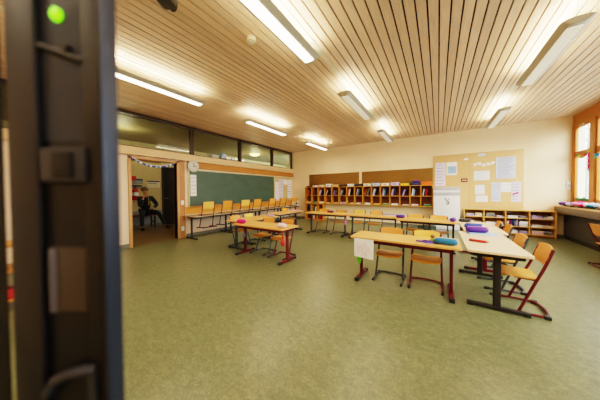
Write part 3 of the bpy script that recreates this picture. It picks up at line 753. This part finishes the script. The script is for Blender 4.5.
put(cG, .70, 3.83, PI+.08, 'grey framed chair behind the red one at the right front desk', 'chair', g)
put(cGo, .78, 4.82, PI, 'orange backed chair at the second right desk, nearer one of two', 'chair', g)
put(cGo, .74, 5.27, PI-.04, 'orange backed chair at the second right desk, farther one of two', 'chair', g)
put(cG, -.60, 3.30, S, 'grey framed chair at the foreground desk beside the white drawing', 'chair', g)
put(cRl, -.135, 3.30, S, 'dark red framed chair with pale backrest at the foreground desk', 'chair', g)
put(cG, -3.12, 3.30, S, 'grey framed chair at the centre left desk near the magenta case', 'chair', g)
put(cR, -2.60, 3.28, S, 'red framed chair at the centre left desk near the pale pink case', 'chair', g)
put(cG, -3.955, 3.42, 0, 'chair on the blackboard side of the centre left group, nearer one of two', 'chair', g)
put(cGl, -3.96, 3.87, .03, 'chair on the blackboard side of the centre left group, farther one of two', 'chair', g)
put(cGo, -4.20, 5.72, 0, 'orange chair at the desk nearest the back left corner', 'chair', g)
put(cGo, -3.10, 5.92, S, 'back row chair in front of the floor cubby', 'chair', g)
put(cG, -2.50, 5.92, S, 'back row chair behind the maroon box', 'chair', g)
put(cGl, -1.98, 6.08, S, 'back row chair, left one of two at the blue folder desk', 'chair', g)
put(cG, -1.49, 6.08, S, 'back row chair, right one of two at the blue folder desk', 'chair', g)
put(cD, -.46, 5.62, S, 'back row chair left at the desk between the two purple cases', 'chair', g)
put(cD, .01, 5.58, S, 'back row chair right at the desk between the two purple cases', 'chair', g)
put(cR, 2.40, 5.62, .05, 'red framed chair at the right edge of the picture facing the windows', 'chair', g)
g = 'chairs hung on the desks under the chalkboard'
for k, (y, pr) in enumerate(((3.58, cRl), (4.22, cGo), (4.94, cRl), (5.50, cGo), (6.30, cR), (6.97, cGo), (7.80, cGo))):
    o = put(pr, -5.50, y-.06, PI+random.uniform(-.05, .05)-.16, 'chair hung on a desk under the chalkboard, %s from the doorway' % ORD[k], 'chair', g, z=.288)
    o.rotation_euler.y = .09

# ------------------------------------------------------------------ things on the desks
ZT = .641
def case(x, y, rz, L, r, c, c2, lab, sq=.8, z=ZT):
    t = thing('pencil_case', lab, 'pencil case', (x, y, z), rz)
    h = L/2; n = 12
    pts = [(-h+L*k/n, 0, r*sq) for k in range(n+1)]; rad = [r*(1-abs(2*k/n-1)**6*.45) for k in range(n+1)]
    MB().tube(pts, r, 14, rad=rad, flat=sq).build('body', pm(c), t)
    MB().tube([(-h*.8, 0, r*sq*2-.002), (h*.8, 0, r*sq*2-.002)], .006, 6).build('zip', pm(c2), t)
    MB().box(h*.8, h*.8+.03, -.008, .008, r*sq*2-.006, r*sq*2+.004, .002).build('pull_tab', pm(c2), t)
    return t
case(.08, 3.08, -.06, .23, .05, 'teal', 'cream', 'teal blue pencil case on the right end of the foreground desk')
case(.50, 4.20, .1, .27, .055, 'purple', 'pink', 'sparkly purple pencil case on the right front desk')
case(.50, 4.34+.26, -.15, .24, .055, 'blue', 'black', 'bright blue pencil case on the second right desk')
case(.46, 5.50, .1, .20, .042, 'black', 'grey', 'black pencil case at the far end of the second right desk')
case(-.76, 5.55, .05, .19, .05, 'purple', 'lilac', 'violet pencil case at the left end of the dark legged back desk')
case(.26, 5.40, 1.3, .14, .055, 'purple', 'maroon', 'round purple pouch at the right end of the dark legged back desk')
case(-3.42, 2.97, .2, .20, .05, 'magenta', 'pink', 'magenta pencil case on the left end of the centre left desk')
case(-2.36, 2.98, .15, .17, .055, 'pale pink', 'purple', 'pale pink pencil case with purple zip at the centre left desk')
case(-2.75, 5.86, 0, .20, .036, 'maroon', 'black', 'maroon pencil case on a back row desk')
case(-3.70, 4.20, .1, .22, .036, 'lilac', 'dark blue', 'bluish pencil case at the far end of the grey legged left desk')
t = thing('folder', 'flat pale blue folder under the sparkly purple pencil case', 'folder', (.545, 4.13, ZT), .1)
MB().box(-.17, .17, -.11, .11, 0, .003, .001).build('cover', pm('light blue'), t); MB().box(-.17, -.155, -.11, .11, .003, .006).build('spine', pm('blue'), t)
for o in list(COL.objects):
    if o.get('label') == 'sparkly purple pencil case on the right front desk': o.location.z = ZT+.004
t = thing('folder', 'flat violet blue folder on the back row desk', 'folder', (-1.10, 5.95, ZT), .1)
MB().box(-.14, .14, -.10, .10, 0, .028, .006).build('cover', mat('violet_blue', (92, 88, 178), .5), t); MB().box(-.13, .13, -.104, -.099, .006, .022).build('pages', CREAMP, t)
t = thing('folder', 'flat pink folder on the desk nearest the back left corner', 'folder', (-4.06, 5.80, ZT), .3)
MB().box(-.14, .14, -.10, .10, 0, .03, .006).build('cover', pm('pink'), t); MB().box(-.13, .13, -.104, -.099, .006, .024).build('pages', CREAMP, t)
t = thing('pencil', 'thick red crayon lying on the right front desk', 'crayon', (.43, 3.45, ZT+.016), -.30)
MB().tube([(-.09, 0, 0), (.07, 0, 0), (.072, 0, 0), (.10, 0, 0)], .016, 10, rad=[.016, .016, .012, .004]).build('barrel', pm('red'), t); MB().tube([(-.095, 0, 0), (-.04, 0, 0)], .0168, 10).build('paper_sleeve', mat('dark_red_card', (150, 20, 30), .5), t)
# purple paper dragon shape
t = thing('paper_cutout', 'purple zigzag paper cutout on the foreground desk', 'paper cutout', (-.11, 3.09, ZT), .05)
MB().prism([(-.13, 0), (-.06, .02), (-.03, .055), (0, .02), (.05, .03), (.07, .06), (.13, .02), (.06, -.02), (.02, -.05), (-.02, -.055), (-.05, -.02)], .0, .018).build('body', mat('violet_blue', (92, 88, 178)), t, smooth=False)
MB().prism([(-.05, -.005), (-.02, -.03), (.03, -.02), (.04, .01), (0, .008)], .018, .03).build('fold', pm('purple'), t, smooth=False)
t = thing('toy_figure', 'small green and brown figure beside the teal pencil case', 'toy', (-.055, 3.12, ZT), 0)
MB().lathe([(.028, 0), (.032, .02), (.022, .05), (.012, .06)], seg=10).build('body', mat('olive_green', (150, 160, 70), .6), t); MB().blob((0, 0, .078), .024, seg=10).build('head', pm('brown'), t)
# drawing taped on the foreground desk edge
o = None
mb = MB()
def fn(u, v):
    return (-1.0+.265*u, 2.930-.006*math.sin(v*3+u*2), .625-.255*(1-v)-.02*u*(1-v))
mb.sheet(fn, 6, 8, (0, -.0015, 0)); o = mb.build('child_drawing', WHITE); tag(o, 'white sheet with a pink pencil drawing hanging on the front edge of the foreground desk', 'drawing')
mb = MB()
for (u0, u1, v0, v1, am) in ((.14, .30, .78, .30, .05), (.30, .22, .72, .22, .06), (.36, .42, .66, .40, -.05), (.50, .46, .80, .20, .07), (.58, .72, .84, .25, -.06), (.62, .58, .55, .18, .04), (.70, .86, .62, .30, .06), (.40, .66, .22, .17, .03)):
    p = [fn(u0+(u1-u0)*k/7+am*math.sin(k*1.1), v0+(v1-v0)*k/7) for k in range(8)]; mb.tube([(q[0], q[1]-.0035, q[2]) for q in p], .0035, 5)
mb.build('pencil_lines', mat('pale_pink_pencil', (226, 186, 202), .7), o)
t = thing('paper_leaf', 'green paper leaf hanging below the white drawing', 'paper leaf', (-.94, 2.955, .27))
MB().prism([(-.03, .11), (.02, .115), (.035, .05), (.02, 0), (0, -.03), (-.015, .01), (-.035, .05)], 0, .004, M=Matrix.Rotation(PI/2, 4, 'X')).build('blade', mat('leaf_green', (110, 200, 50), .5), t, smooth=False)
MB().tube([(0, -.006, -.02), (0, -.006, .11), (0, -.004, .335)], .003, 5).build('stalk', pm('green'), t)
# bags on desk legs
def bag(x, y, z, c, s, lab, nm='cloth_bag'):
    t = thing(nm, lab, 'bag', (x, y, .57-.325*.7)); t.scale = (.9, .9, .7)
    MB().lathe([(0, 0), (s*.6, .005), (s*.9, .04), (s, .09), (s*.75, .15), (s*.35, .19), (s*.5, .215)], seg=12).build('pouch', pm(c), t)
    MB().tube([(s*.3, 0, .19), (s*.15, 0, .26), (0, 0, .325), (-s*.15, 0, .26), (-s*.3, 0, .19)], .005, 6).build('cord', pm(c), t)
bag(-3.36, 2.98, .255, 'grey', .045, 'dark grey cloth bag hanging at the left leg of the centre left desk')
bag(-2.27, 2.89, .25, 'red', .045, 'red cloth bag hanging at the right leg of the centre left desk')
bag(-2.18, 5.62, .255, 'pink', .035, 'pinkish cloth bag hanging between two back row desks')
# jars on the desk corner near the cubby
t = thing('tin', 'white tin with a dark band on the last desk under the chalkboard', 'tin', (-5.50, 8.10, ZT))
MB().lathe([(.06, 0), (.062, .01), (.062, .20), (.055, .21)], seg=16).build('body', CABW, t); MB().lathe([(.064, .07), (.064, .12)], seg=16).build('band', INK, t)
# dark crate beside cabinet
t = thing('crate', 'dark green crate on the floor in front of the white cabinet', 'crate', (-.30, 7.75, 0), .1)
mb = MB(); mb.box(-.24, .24, -.14, .14, 0, .02, .004)
for s in (-1, 1):
    mb.box(-.24, .24, s*.14-.008, s*.14+.008, 0, .16, .004); mb.box(s*.24-.008, s*.24+.008, -.14, .14, 0, .16, .004)
mb.build('body', mat('dark_green_plastic', (40, 58, 46), .5), t); MB().box(-.25, .25, -.15, .15, .16, .18, .004).build('rim', mat('dark_rim', (30, 38, 32), .5), t)

# ------------------------------------------------------------------ pendant lamps
def rounded_wing(L, w, h, n=10):
    return L
def make_lamp(dm):
    t = bpy.data.objects.new('pendant_lamp', None); COL.objects.link(t)
    L, w, h = 1.52, .125, .067
    # wing housing: elliptical section, tapered round ends, along y; bottom at z=0
    mb = MB(); n = 8; ns = 14
    rings = []
    for i in range(n+1):
        y = (-L/2, -L/2+.006, -L/2+.02, -L/2+.05, 0, L/2-.05, L/2-.02, L/2-.006, L/2)[i]; e = L/2-abs(y)
        k = 1 if e > .05 else .80+.20*math.sqrt(max(0, 1-(1-e/.05)**2))
        ring = []
        for j in range(ns+1):
            a = PI*j/ns  # upper shell from +w to -w
            ring.append(mb.bm.verts.new((w*k*math.cos(a), y, .045+.022*math.sin(a))))
        for j in range(ns+1):
            a = PI*j/ns
            ca = -math.cos(a); fx = max(-.066, min(.066, ca*w)) if abs(ca)*w < .066 else math.copysign(.066+(abs(ca)*w-.066)*.93, ca)
            ring.append(mb.bm.verts.new((fx*k, y, .0 if abs(ca)*w <= .066 else .043*((abs(ca)*w-.066)/(w-.066))**.8)))
        rings.append(ring)
    for a, b in zip(rings, rings[1:]):
        for j in range(len(a)): mb.bm.faces.new((a[j], a[(j+1) % len(a)], b[(j+1) % len(a)], b[j]))
    mb.bm.faces.new(rings[0]); mb.bm.faces.new(rings[-1][::-1])
    mb.build('housing', LAMPB, t)
    MB().prism(rrect(-.058, .058, -L/2+.06, L/2-.06, .015), -.006, .006).build('diffuser', dm, t)
    mb = MB()
    for k in (range(27) if dm is LAMPDIM else (0, 26)): mb.box(-.056, .056, -L/2+.10+k*.05-.0015, -L/2+.10+k*.05+.0015, -.010, -.005)
    mb.build('louvre', LAMPB, t)
    MB().tube([(0, -L/2+.12, h+.016), (0, L/2-.12, h+.016)], .013, 8).build('tube', LAMPUP, t)
    for s in (-1, 1):
        MB().tube([(0, s*(L/2-.03), h-.01), (0, s*(L/2-.03), ZC-2.93-.02)], .0025, 6).build('wire', LAMPB, t)
    return t
lb_ = make_lamp(LAMPDN); ld_ = make_lamp(LAMPDIM)
rows = [(-3.74, 'chalkboard side'), (-1.355, 'middle'), (1.14, 'window side')]
seqs = [('nearest the camera', 1.58), ('second', 4.18), ('nearest the back wall', 6.88)]
for xi, (x_, rn) in enumerate(rows):
    mb = MB(); mb.box(x_-.035, x_+.035, -1.9, YB-.1, ZC-.014, ZC-.001, .003)
    tag(mb.build('ceiling_rail', mat('rail_white', (226, 214, 188), .5)), 'white mounting rail on the ceiling above the %s lamp row' % rn, 'rail', 'ceiling rails')
    for si, (sn, y_) in enumerate([('added unseen behind the camera', -1.0)]+seqs):  # lamp behind the camera is unseen, added to light the room
        if xi < 2 and si == 1: y_ = 1.60
        if xi == 2 and si > 1: y_ -= .18
        bright = xi == 0 or (xi == 1 and si <= 1)
        put(lb_ if bright else ld_, x_, y_, 0, 'long pendant lamp of the %s row, %s' % (rn, sn), 'lamp', 'pendant lamps', z=2.93)
        light('lamp_up', 'AREA', (x_, y_, 3.015), 31, (1, .82, .54), .06, 1.42, rot=(PI, 0, 0))
        light('lamp_down', 'AREA', (x_, y_, 2.915), 18, (1, .85, .62), .10, 1.35)
# smoke detector, projector
t = thing('smoke_detector', 'round cream smoke detector on the slatted ceiling left of the middle lamp row', 'smoke detector', (-1.945, 1.88, ZC))
MB().lathe([(.05, -.045), (.055, -.04), (.058, 0)], seg=20).build('body', CREAMP, t); MB().lathe([(.02, -.052), (.03, -.045)], seg=16).build('sensor', CABW, t)
t = thing('projector', 'dark grey device hanging from the ceiling at the top edge of the picture', 'projector', (-1.97, .90, 0), .5)
MB().box(-.07, .07, -.09, .09, 2.93, 3.03, .03).build('body', mat('projector_grey', (70, 70, 66), .5), t); MB().tube([(0, 0, 3.03), (0, 0, ZC-.002)], .02, 10).build('pole', DARK, t)
MB().lathe([(.035, 0), (.035, .03), (.02, .035)], c=(0, 0, 0), seg=14, M=Matrix.Translation((0, .085, 2.975)) @ Matrix.Rotation(-PI/2, 4, 'X')).build('lens', CAP, t)

# ------------------------------------------------------------------ corridor things and person
t = thing('fire_extinguisher', 'red fire extinguisher on the corridor wall left of the seated person', 'fire extinguisher', (CX+.11, 3.02, 1.02))
MB().lathe([(.085, 0), (.09, .02), (.09, .34), (.06, .40), (.03, .42)], seg=18).build('cylinder', pm('red'), t); MB().lathe([(.0915, .16), (.0915, .28)], seg=18).build('label_band', WHITE, t)
MB().tube(fillet([(0, 0, .42), (0, 0, .46), (.06, -.05, .46), (.09, -.07, .30), (.09, -.07, .10)], .04), .012, 8).build('hose', CAP, t); MB().box(-.015, .06, -.012, .012, .45, .475, .004).build('lever', CAP, t)
MB().box(-.108, -.08, -.03, .03, .12, .32, .004).build('bracket', CAP, t)
t = thing('lantern', 'red paper lantern hanging at the upper left of the doorway', 'lantern', (-8.75, 2.86, 1.70))
MB().box(-.08, .08, -.09, .09, 0, .16, .02).build('shade', pm('red'), t); MB().tube([(0, 0, .16), (0, 0, 1.42)], .003, 6).build('string', CAP, t)
def corr_sign(y0, y1, z0, z1, lab, m2):
    t = thing('wall_sign', lab, 'sign', (CX, 0, 0))
    MB().box(.001, .012, y0, y1, z0, z1, .002).build('board', CREAMP if m2 == 0 else mat('sign_grey', (150, 156, 140), .6), t)
    MB().box(.012, .014, y0+.01, y1-.01, z1-.07, z1-.02).build('heading', INK, t)
    MB().box(.012, .014, y0+.03, y1-.12, z1-.14, z1-.11).build('writing', mat('faint_ink', (150, 152, 176)), t)
corr_sign(2.93, 3.30, 1.60, 1.80, 'upper grey sign above the fire extinguisher', 1)
corr_sign(2.93, 3.27, 1.46, 1.575, 'lower grey sign above the fire extinguisher', 1)
corr_sign(3.42, 3.86, 1.47, 1.76, 'cream notice with a dark heading right of the seated person', 0)
t = thing('bench', 'dark red topped bench in the corridor under the seated person', 'bench', (CX+.26, 3.0, 0))
MB().box(-.2, .2, -1.2, .62, .46, .50, .01).build('seat', mat('bench_red', (122, 52, 46), .5, var=.1), t)
for y_ in (-1.05, .5):
    mb = MB(); mb.box(-.17, -.13, y_-.02, y_+.02, 0, .46); mb.box(.13, .17, y_-.02, y_+.02, 0, .46); mb.box(-.17, .17, y_-.015, y_+.015, .2, .24); mb.build('leg', DARK, t)
# person: seated, leaning forward, one hand at the face
SKIN = mat('skin', (214, 160, 128), .55, var=.04); JACK = mat('dark_jacket', (36, 38, 48), .7, var=.1, scale=20); TROU = mat('dark_trousers', (34, 36, 48), .75, var=.1, scale=20)
HAIR = mat('blond_hair', (120, 96, 68), .6, var=.2, scale=40); SHOE = mat('dark_shoe', (40, 30, 28), .5)
per = thing('person', 'person with blond hair in dark jacket seated on the corridor bench, hand at face', 'person', (-8.72, 3.22, 0))
def V3(*a): return Vector(a)
J = dict(pel=V3(0, 0, .63), bel=V3(.05, -.01, .80), che=V3(.13, -.03, .98), nb=V3(.19, -.05, 1.14), nt=V3(.235, -.075, 1.215), hd=V3(.26, -.10, 1.30), ht=V3(.275, -.11, 1.40),
         sl=V3(.17, -.235, 1.09), sr=V3(.17, .14, 1.10), el=V3(.36, -.28, .80), wl=V3(.385, -.20, 1.09), er=V3(.20, .30, .84), wr=V3(.39, .09, .74),
         hl=V3(.03, -.10, .60), hr=V3(.03, .10, .60), kl=V3(.43, -.26, .60), kr=V3(.42, .24, .58), al=V3(.38, -.25, .10), ar=V3(.50, .42, .10), tl=V3(.53, -.27, .045), tr=V3(.64, .50, .045))
def body(parent):
    N = []; E = []; Rr = []; ix = {}
    def add(n, p, r, prev=None):
        N.append(p); Rr.append(r); ix[n] = len(N)-1
        if prev is not None: E.append((ix[prev], ix[n]))
    add('pel', J['pel'], .125); add('bel', J['bel'], .115, 'pel'); add('che', J['che'], .125, 'bel'); add('nb', J['nb'], .075, 'che'); add('nt', J['nt'], .052, 'nb')
    add('hd', J['hd'], .082, 'nt'); add('ht', J['ht'], .070, 'hd')
    for s in 'lr':
        add('s'+s, J['s'+s], .058, 'che'); add('e'+s, J['e'+s], .040, 's'+s); add('w'+s, J['w'+s], .026, 'e'+s)
        add('h'+s, J['h'+s], .085, 'pel'); add('k'+s, J['k'+s], .058, 'h'+s); add('a'+s, J['a'+s], .036, 'k'+s); add('t'+s, J['t'+s].lerp(J['a'+s], .3), .024, 'a'+s)
        # palm and fingers
        if s == 'l': dv = (J['hd']+V3(.05, -.06, -.02)-J['wl']).normalized(); sd = V3(0, .45, .9)
        else: dv = V3(.25, -.9, -.25).normalized(); sd = V3(.8, .2, .3)
        sd = (sd-dv*sd.dot(dv)).normalized(); up = dv.cross(sd)
        pm_ = J['w'+s]+dv*.05; add('p'+s, pm_, .026, 'w'+s)
        for q, ln in enumerate((.062, .072, .068, .052)):
            b0 = pm_+dv*.035+sd*(.027-.018*q); add('f%s%d' % (s, q), b0, .0095, 'p'+s)
            add('g%s%d' % (s, q), b0+dv*ln*.5+up*.008, .0088, 'f%s%d' % (s, q)); add('i%s%d' % (s, q), b0+dv*ln*.85+up*.030, .0075, 'g%s%d' % (s, q))
        b0 = pm_+sd*.034-dv*.01; add('u'+s, b0, .011, 'p'+s); add('v'+s, b0+dv*.035+sd*.018+up*.01, .009, 'u'+s)
    return skin('body', N, E, Rr, SKIN, parent, 1)
bo = body(per)
def chain(name, keys, radii, m, parent=per, extra=()):
    pts = [J[k] if isinstance(k, str) else k for k in keys]
    return skin(name, pts, [(i, i+1) for i in range(len(pts)-1)], radii, m, parent, 1)
# jacket: torso + sleeves in one mesh
jp = [J['pel']+V3(0, 0, .04), J['bel'], J['che'], J['nb'], J['sl'], J['el'], J['el'].lerp(J['wl'], .9), J['sr'], J['er'], J['er'].lerp(J['wr'], .9)]
skin('jacket', jp, [(0, 1), (1, 2), (2, 3), (2, 4), (4, 5), (5, 6), (2, 7), (7, 8), (8, 9)], [.15, .15, .165, .088, .082, .062, .045, .082, .062, .045], JACK, per, 1)
tp = [J['pel'], J['hl'], J['kl'], J['al']+V3(0, 0, .02), J['hr'], J['kr'], J['ar']+V3(0, 0, .02)]
skin('trousers', tp, [(0, 1), (1, 2), (2, 3), (0, 4), (4, 5), (5, 6)], [.135, .105, .078, .058, .105, .078, .058], TROU, per, 1)
for s in 'lr': chain('shoe', ['a'+s, J['a'+s].lerp(J['t'+s], .4)-V3(0, 0, .03), J['t'+s]+V3(.02, 0, .005)], [.056, .058, .046], SHOE)
# hair: cap over the back and top of the head
mb = MB(); hc = J['hd'].lerp(J['ht'], .5)
for k in range(9):
    a = k/9*2*PI; mb.blob(tuple(hc+V3(-.03+.045*math.cos(a)*.8, .06*math.sin(a), .05-.02*math.cos(a))), .058, seg=8)
mb.blob(tuple(hc+V3(-.03, 0, .075)), .07, seg=10); mb.blob(tuple(hc+V3(-.05, 0, 0)), .075, seg=10)
mb.build('hair', HAIR, per)
fc = hc+V3(.085, -.012, -.03)
mb = MB()
for s in (-1, 1): mb.blob(tuple(fc+V3(-.004, s*.032, .03)), .011, seg=8)
mb.build('eyes', INK, per)
MB().blob(tuple(fc+V3(.012, 0, .0)), .018, (1, .7, 1.5), 8).build('nose', SKIN, per)
MB().blob(tuple(fc+V3(-.002, 0, -.045)), .02, (.4, 1.1, .35), 8).build('mouth', mat('lips', (170, 92, 84), .5), per)
for s in (-1, 1): MB().blob(tuple(hc+V3(.0, s*.083, -.03)), .024, (.7, .4, 1.2), 8).build('ear', SKIN, per)
MB().tube([J['nb']+V3(.10, .03, .02), J['che']+V3(.172, .02, .02), J['bel']+V3(.165, .03, .05)], .02, 8, rad=[.012, .018, .028], flat=.5).build('scarf', mat('yellow_green', (170, 164, 74), .7), per)

# ------------------------------------------------------------------ near black cabinet edge (left foreground) and low shelf beyond
yaw = math.radians(33.34)
rk = thing('equipment_cabinet', 'blurred dark metal cabinet edge with a green light close to the lens at left', 'cabinet', (0, 0, 0), yaw)
BLK = mat('rack_black', (17, 19, 25), .5, var=.1, scale=3, metal=.1); BLB = mat('rack_window_sheen', (46, 54, 72), .38, var=.08, scale=2, metal=.35); BRN = mat('rack_brown_grey', (34, 35, 41), .5, var=.08, scale=2)
PX = lambda p, d=.42: (p-300)/210.1*d
ZY = lambda y, d=.42: 1.3-(y-192.5)/210.1*d
D0 = .42
MB().box(PX(-60), PX(4), D0, D0+.003, 0, 2.3, .002).build('outer_post', BLK, rk)
MB().box(PX(8), PX(38), D0, D0+.012, 0, 2.3, .006).build('post', BRN, rk)
MB().box(PX(28), PX(84), D0+.012, D0+.018, ZY(140), 2.3, .002).build('upper_panel', mat('rack_panel', (52, 60, 78), .5, var=.1, scale=3), rk)
MB().box(PX(28), PX(84), D0+.012, D0+.018, 0, ZY(140), .002).build('lower_panel', BLK, rk)
MB().box(PX(82), PX(103), D0+.004, D0+.02, 0, 2.3, .004).build('recess_strip', mat('rack_dark', (20, 18, 17), .6), rk)
MB().prism([(PX(102), D0), (PX(106), D0-.004), (PX(107), D0), (PX(107)*.997, D0+.029), (PX(102), D0+.03)], 0, 2.3).build('edge_post', BLB, rk)  # window sheen on the side face is put into the blue-grey colour
MB().tube([(PX(38), D0+.008, ZY(44)), (PX(84), D0+.008, ZY(61))], .006, 8).build('brace', mat('rack_dark', (32, 28, 26)), rk)
MB().lathe([(.011, 0), (.010, .006), (0, .008)], seg=14, M=Matrix.Translation((PX(56), D0+.012, ZY(13))) @ Matrix.Rotation(PI/2, 4, 'X') @ Matrix.Scale(1.25, 4, (0, 1, 0))).build('indicator_light', emis_mat('green_led', (120, 235, 20), 1.6), rk)
MB().lathe([(.010, 0), (.008, .006)], seg=12, M=Matrix.Translation((PX(65), D0+.008, ZY(47))) @ Matrix.Rotation(PI/2, 4, 'X')).build('knob', CAP, rk)
lt = MB().box(PX(42), PX(87), D0-.004, D0+.016, ZY(182), ZY(147), .006).build('latch_box', mat('rack_latch', (52, 54, 66), .5, var=.15, scale=12), rk)
MB().box(PX(56), PX(76), D0-.008, D0-.003, ZY(178), ZY(152), .002).build('latch_recess', BLK, lt)
MB().box(PX(45), PX(82), D0+.004, D0+.010, ZY(314), ZY(248), .002).build('label_plate', mat('rack_label', (70, 62, 58), .6, var=.08, scale=8), rk)
MB().box(PX(45), PX(53), D0+.002, D0+.004, ZY(314), ZY(249), .0008).build('label_edge', mat('rack_label_pale', (92, 94, 112), .6), rk)
MB().tube([(PX(42), D0, ZY(398)), (PX(52), D0-.005, ZY(382)), (PX(66), D0-.008, ZY(374)), (PX(82), D0-.008, ZY(370)), (PX(90), D0, ZY(372))], .010, 8).build('grip', mat('rack_latch', (52, 54, 66)), rk)
MB().box(PX(84), PX(92), D0-.004, D0+.004, ZY(420), ZY(372), .002).build('grip_post', mat('rack_latch', (52, 54, 66)), rk)
ns = thing('side_shelf', 'wooden side shelf glimpsed at the far left behind the dark cabinet', 'shelf', (-4.1, .25, 0))
for z_ in (.12, .44, .72): MB().box(-.2, .2, -.7, .7, z_-.015, z_+.015, .004).build('board', SHELFW, ns)
for y_ in (-.69, .69): MB().box(-.2, .2, y_-.012, y_+.012, 0, .73, .004).build('side_panel', SHELFW, ns)
t = thing('storage_box', 'red box in the side shelf at the far left', 'box', (-3.95, .25, .136)); MB().box(-.04, .04, -.3, .3, 0, .11, .006).build('body', pm('red'), t); MB().box(-.045, .045, -.305, .305, .11, .13, .004).build('lid', pm('maroon'), t)

# ------------------------------------------------------------------ world, daylight
w = bpy.data.worlds.new('sky'); sc.world = w; w.use_nodes = True
N = w.node_tree.nodes; L = w.node_tree.links; bg = N['Background']
sky = N.new('ShaderNodeTexSky'); sky.sky_type = 'NISHITA'; sky.sun_disc = False; sky.sun_elevation = .6; sky.sun_rotation = 2.0; sky.air_density = 1.2; sky.dust_density = 4
mxn = N.new('ShaderNodeMix'); mxn.data_type = 'RGBA'; mxn.inputs[0].default_value = .75
hs = N.new('ShaderNodeHueSaturation'); hs.inputs['Value'].default_value = .25; L.new(sky.outputs[0], hs.inputs['Color'])
L.new(hs.outputs[0], mxn.inputs[6]); mxn.inputs[7].default_value = (.72, .86, 1.0, 1)
L.new(mxn.outputs[2], bg.inputs['Color']); bg.inputs['Strength'].default_value = 9.0
for (a, b) in wins:
    p = light('window_portal', 'AREA', (XR+.13, (a+b)/2, 1.93), 1, (1, 1, 1), 1.9, b-a, rot=(0, PI/2, 0))
    p.data.cycles.is_portal = True

# ------------------------------------------------------------------ camera
f, sy = 210.1, -4.7
pit, roll = math.radians(-1.12), math.radians(-.39)
F = Vector((-math.sin(yaw)*math.cos(pit), math.cos(yaw)*math.cos(pit), math.sin(pit)))
R0 = Vector((math.cos(yaw), math.sin(yaw), 0)); U0 = R0.cross(F)
R = R0*math.cos(roll)+U0*math.sin(roll); U = U0*math.cos(roll)-R0*math.sin(roll)
cam = bpy.data.cameras.new('camera'); co = bpy.data.objects.new('camera', cam); COL.objects.link(co)
co.matrix_world = Matrix(((R.x, U.x, -F.x, 0), (R.y, U.y, -F.y, 0), (R.z, U.z, -F.z, 1.3), (0, 0, 0, 1)))
cam.sensor_width = 36; cam.lens = 36*f/600; cam.shift_y = sy/600
cam.clip_start = .02; cam.clip_end = 200
cam.dof.use_dof = True; cam.dof.focus_distance = 5; cam.dof.aperture_fstop = .95
sc.camera = co
sc.view_settings.view_transform = 'Filmic'; sc.view_settings.look = 'High Contrast'
sc.view_settings.exposure = 0.1
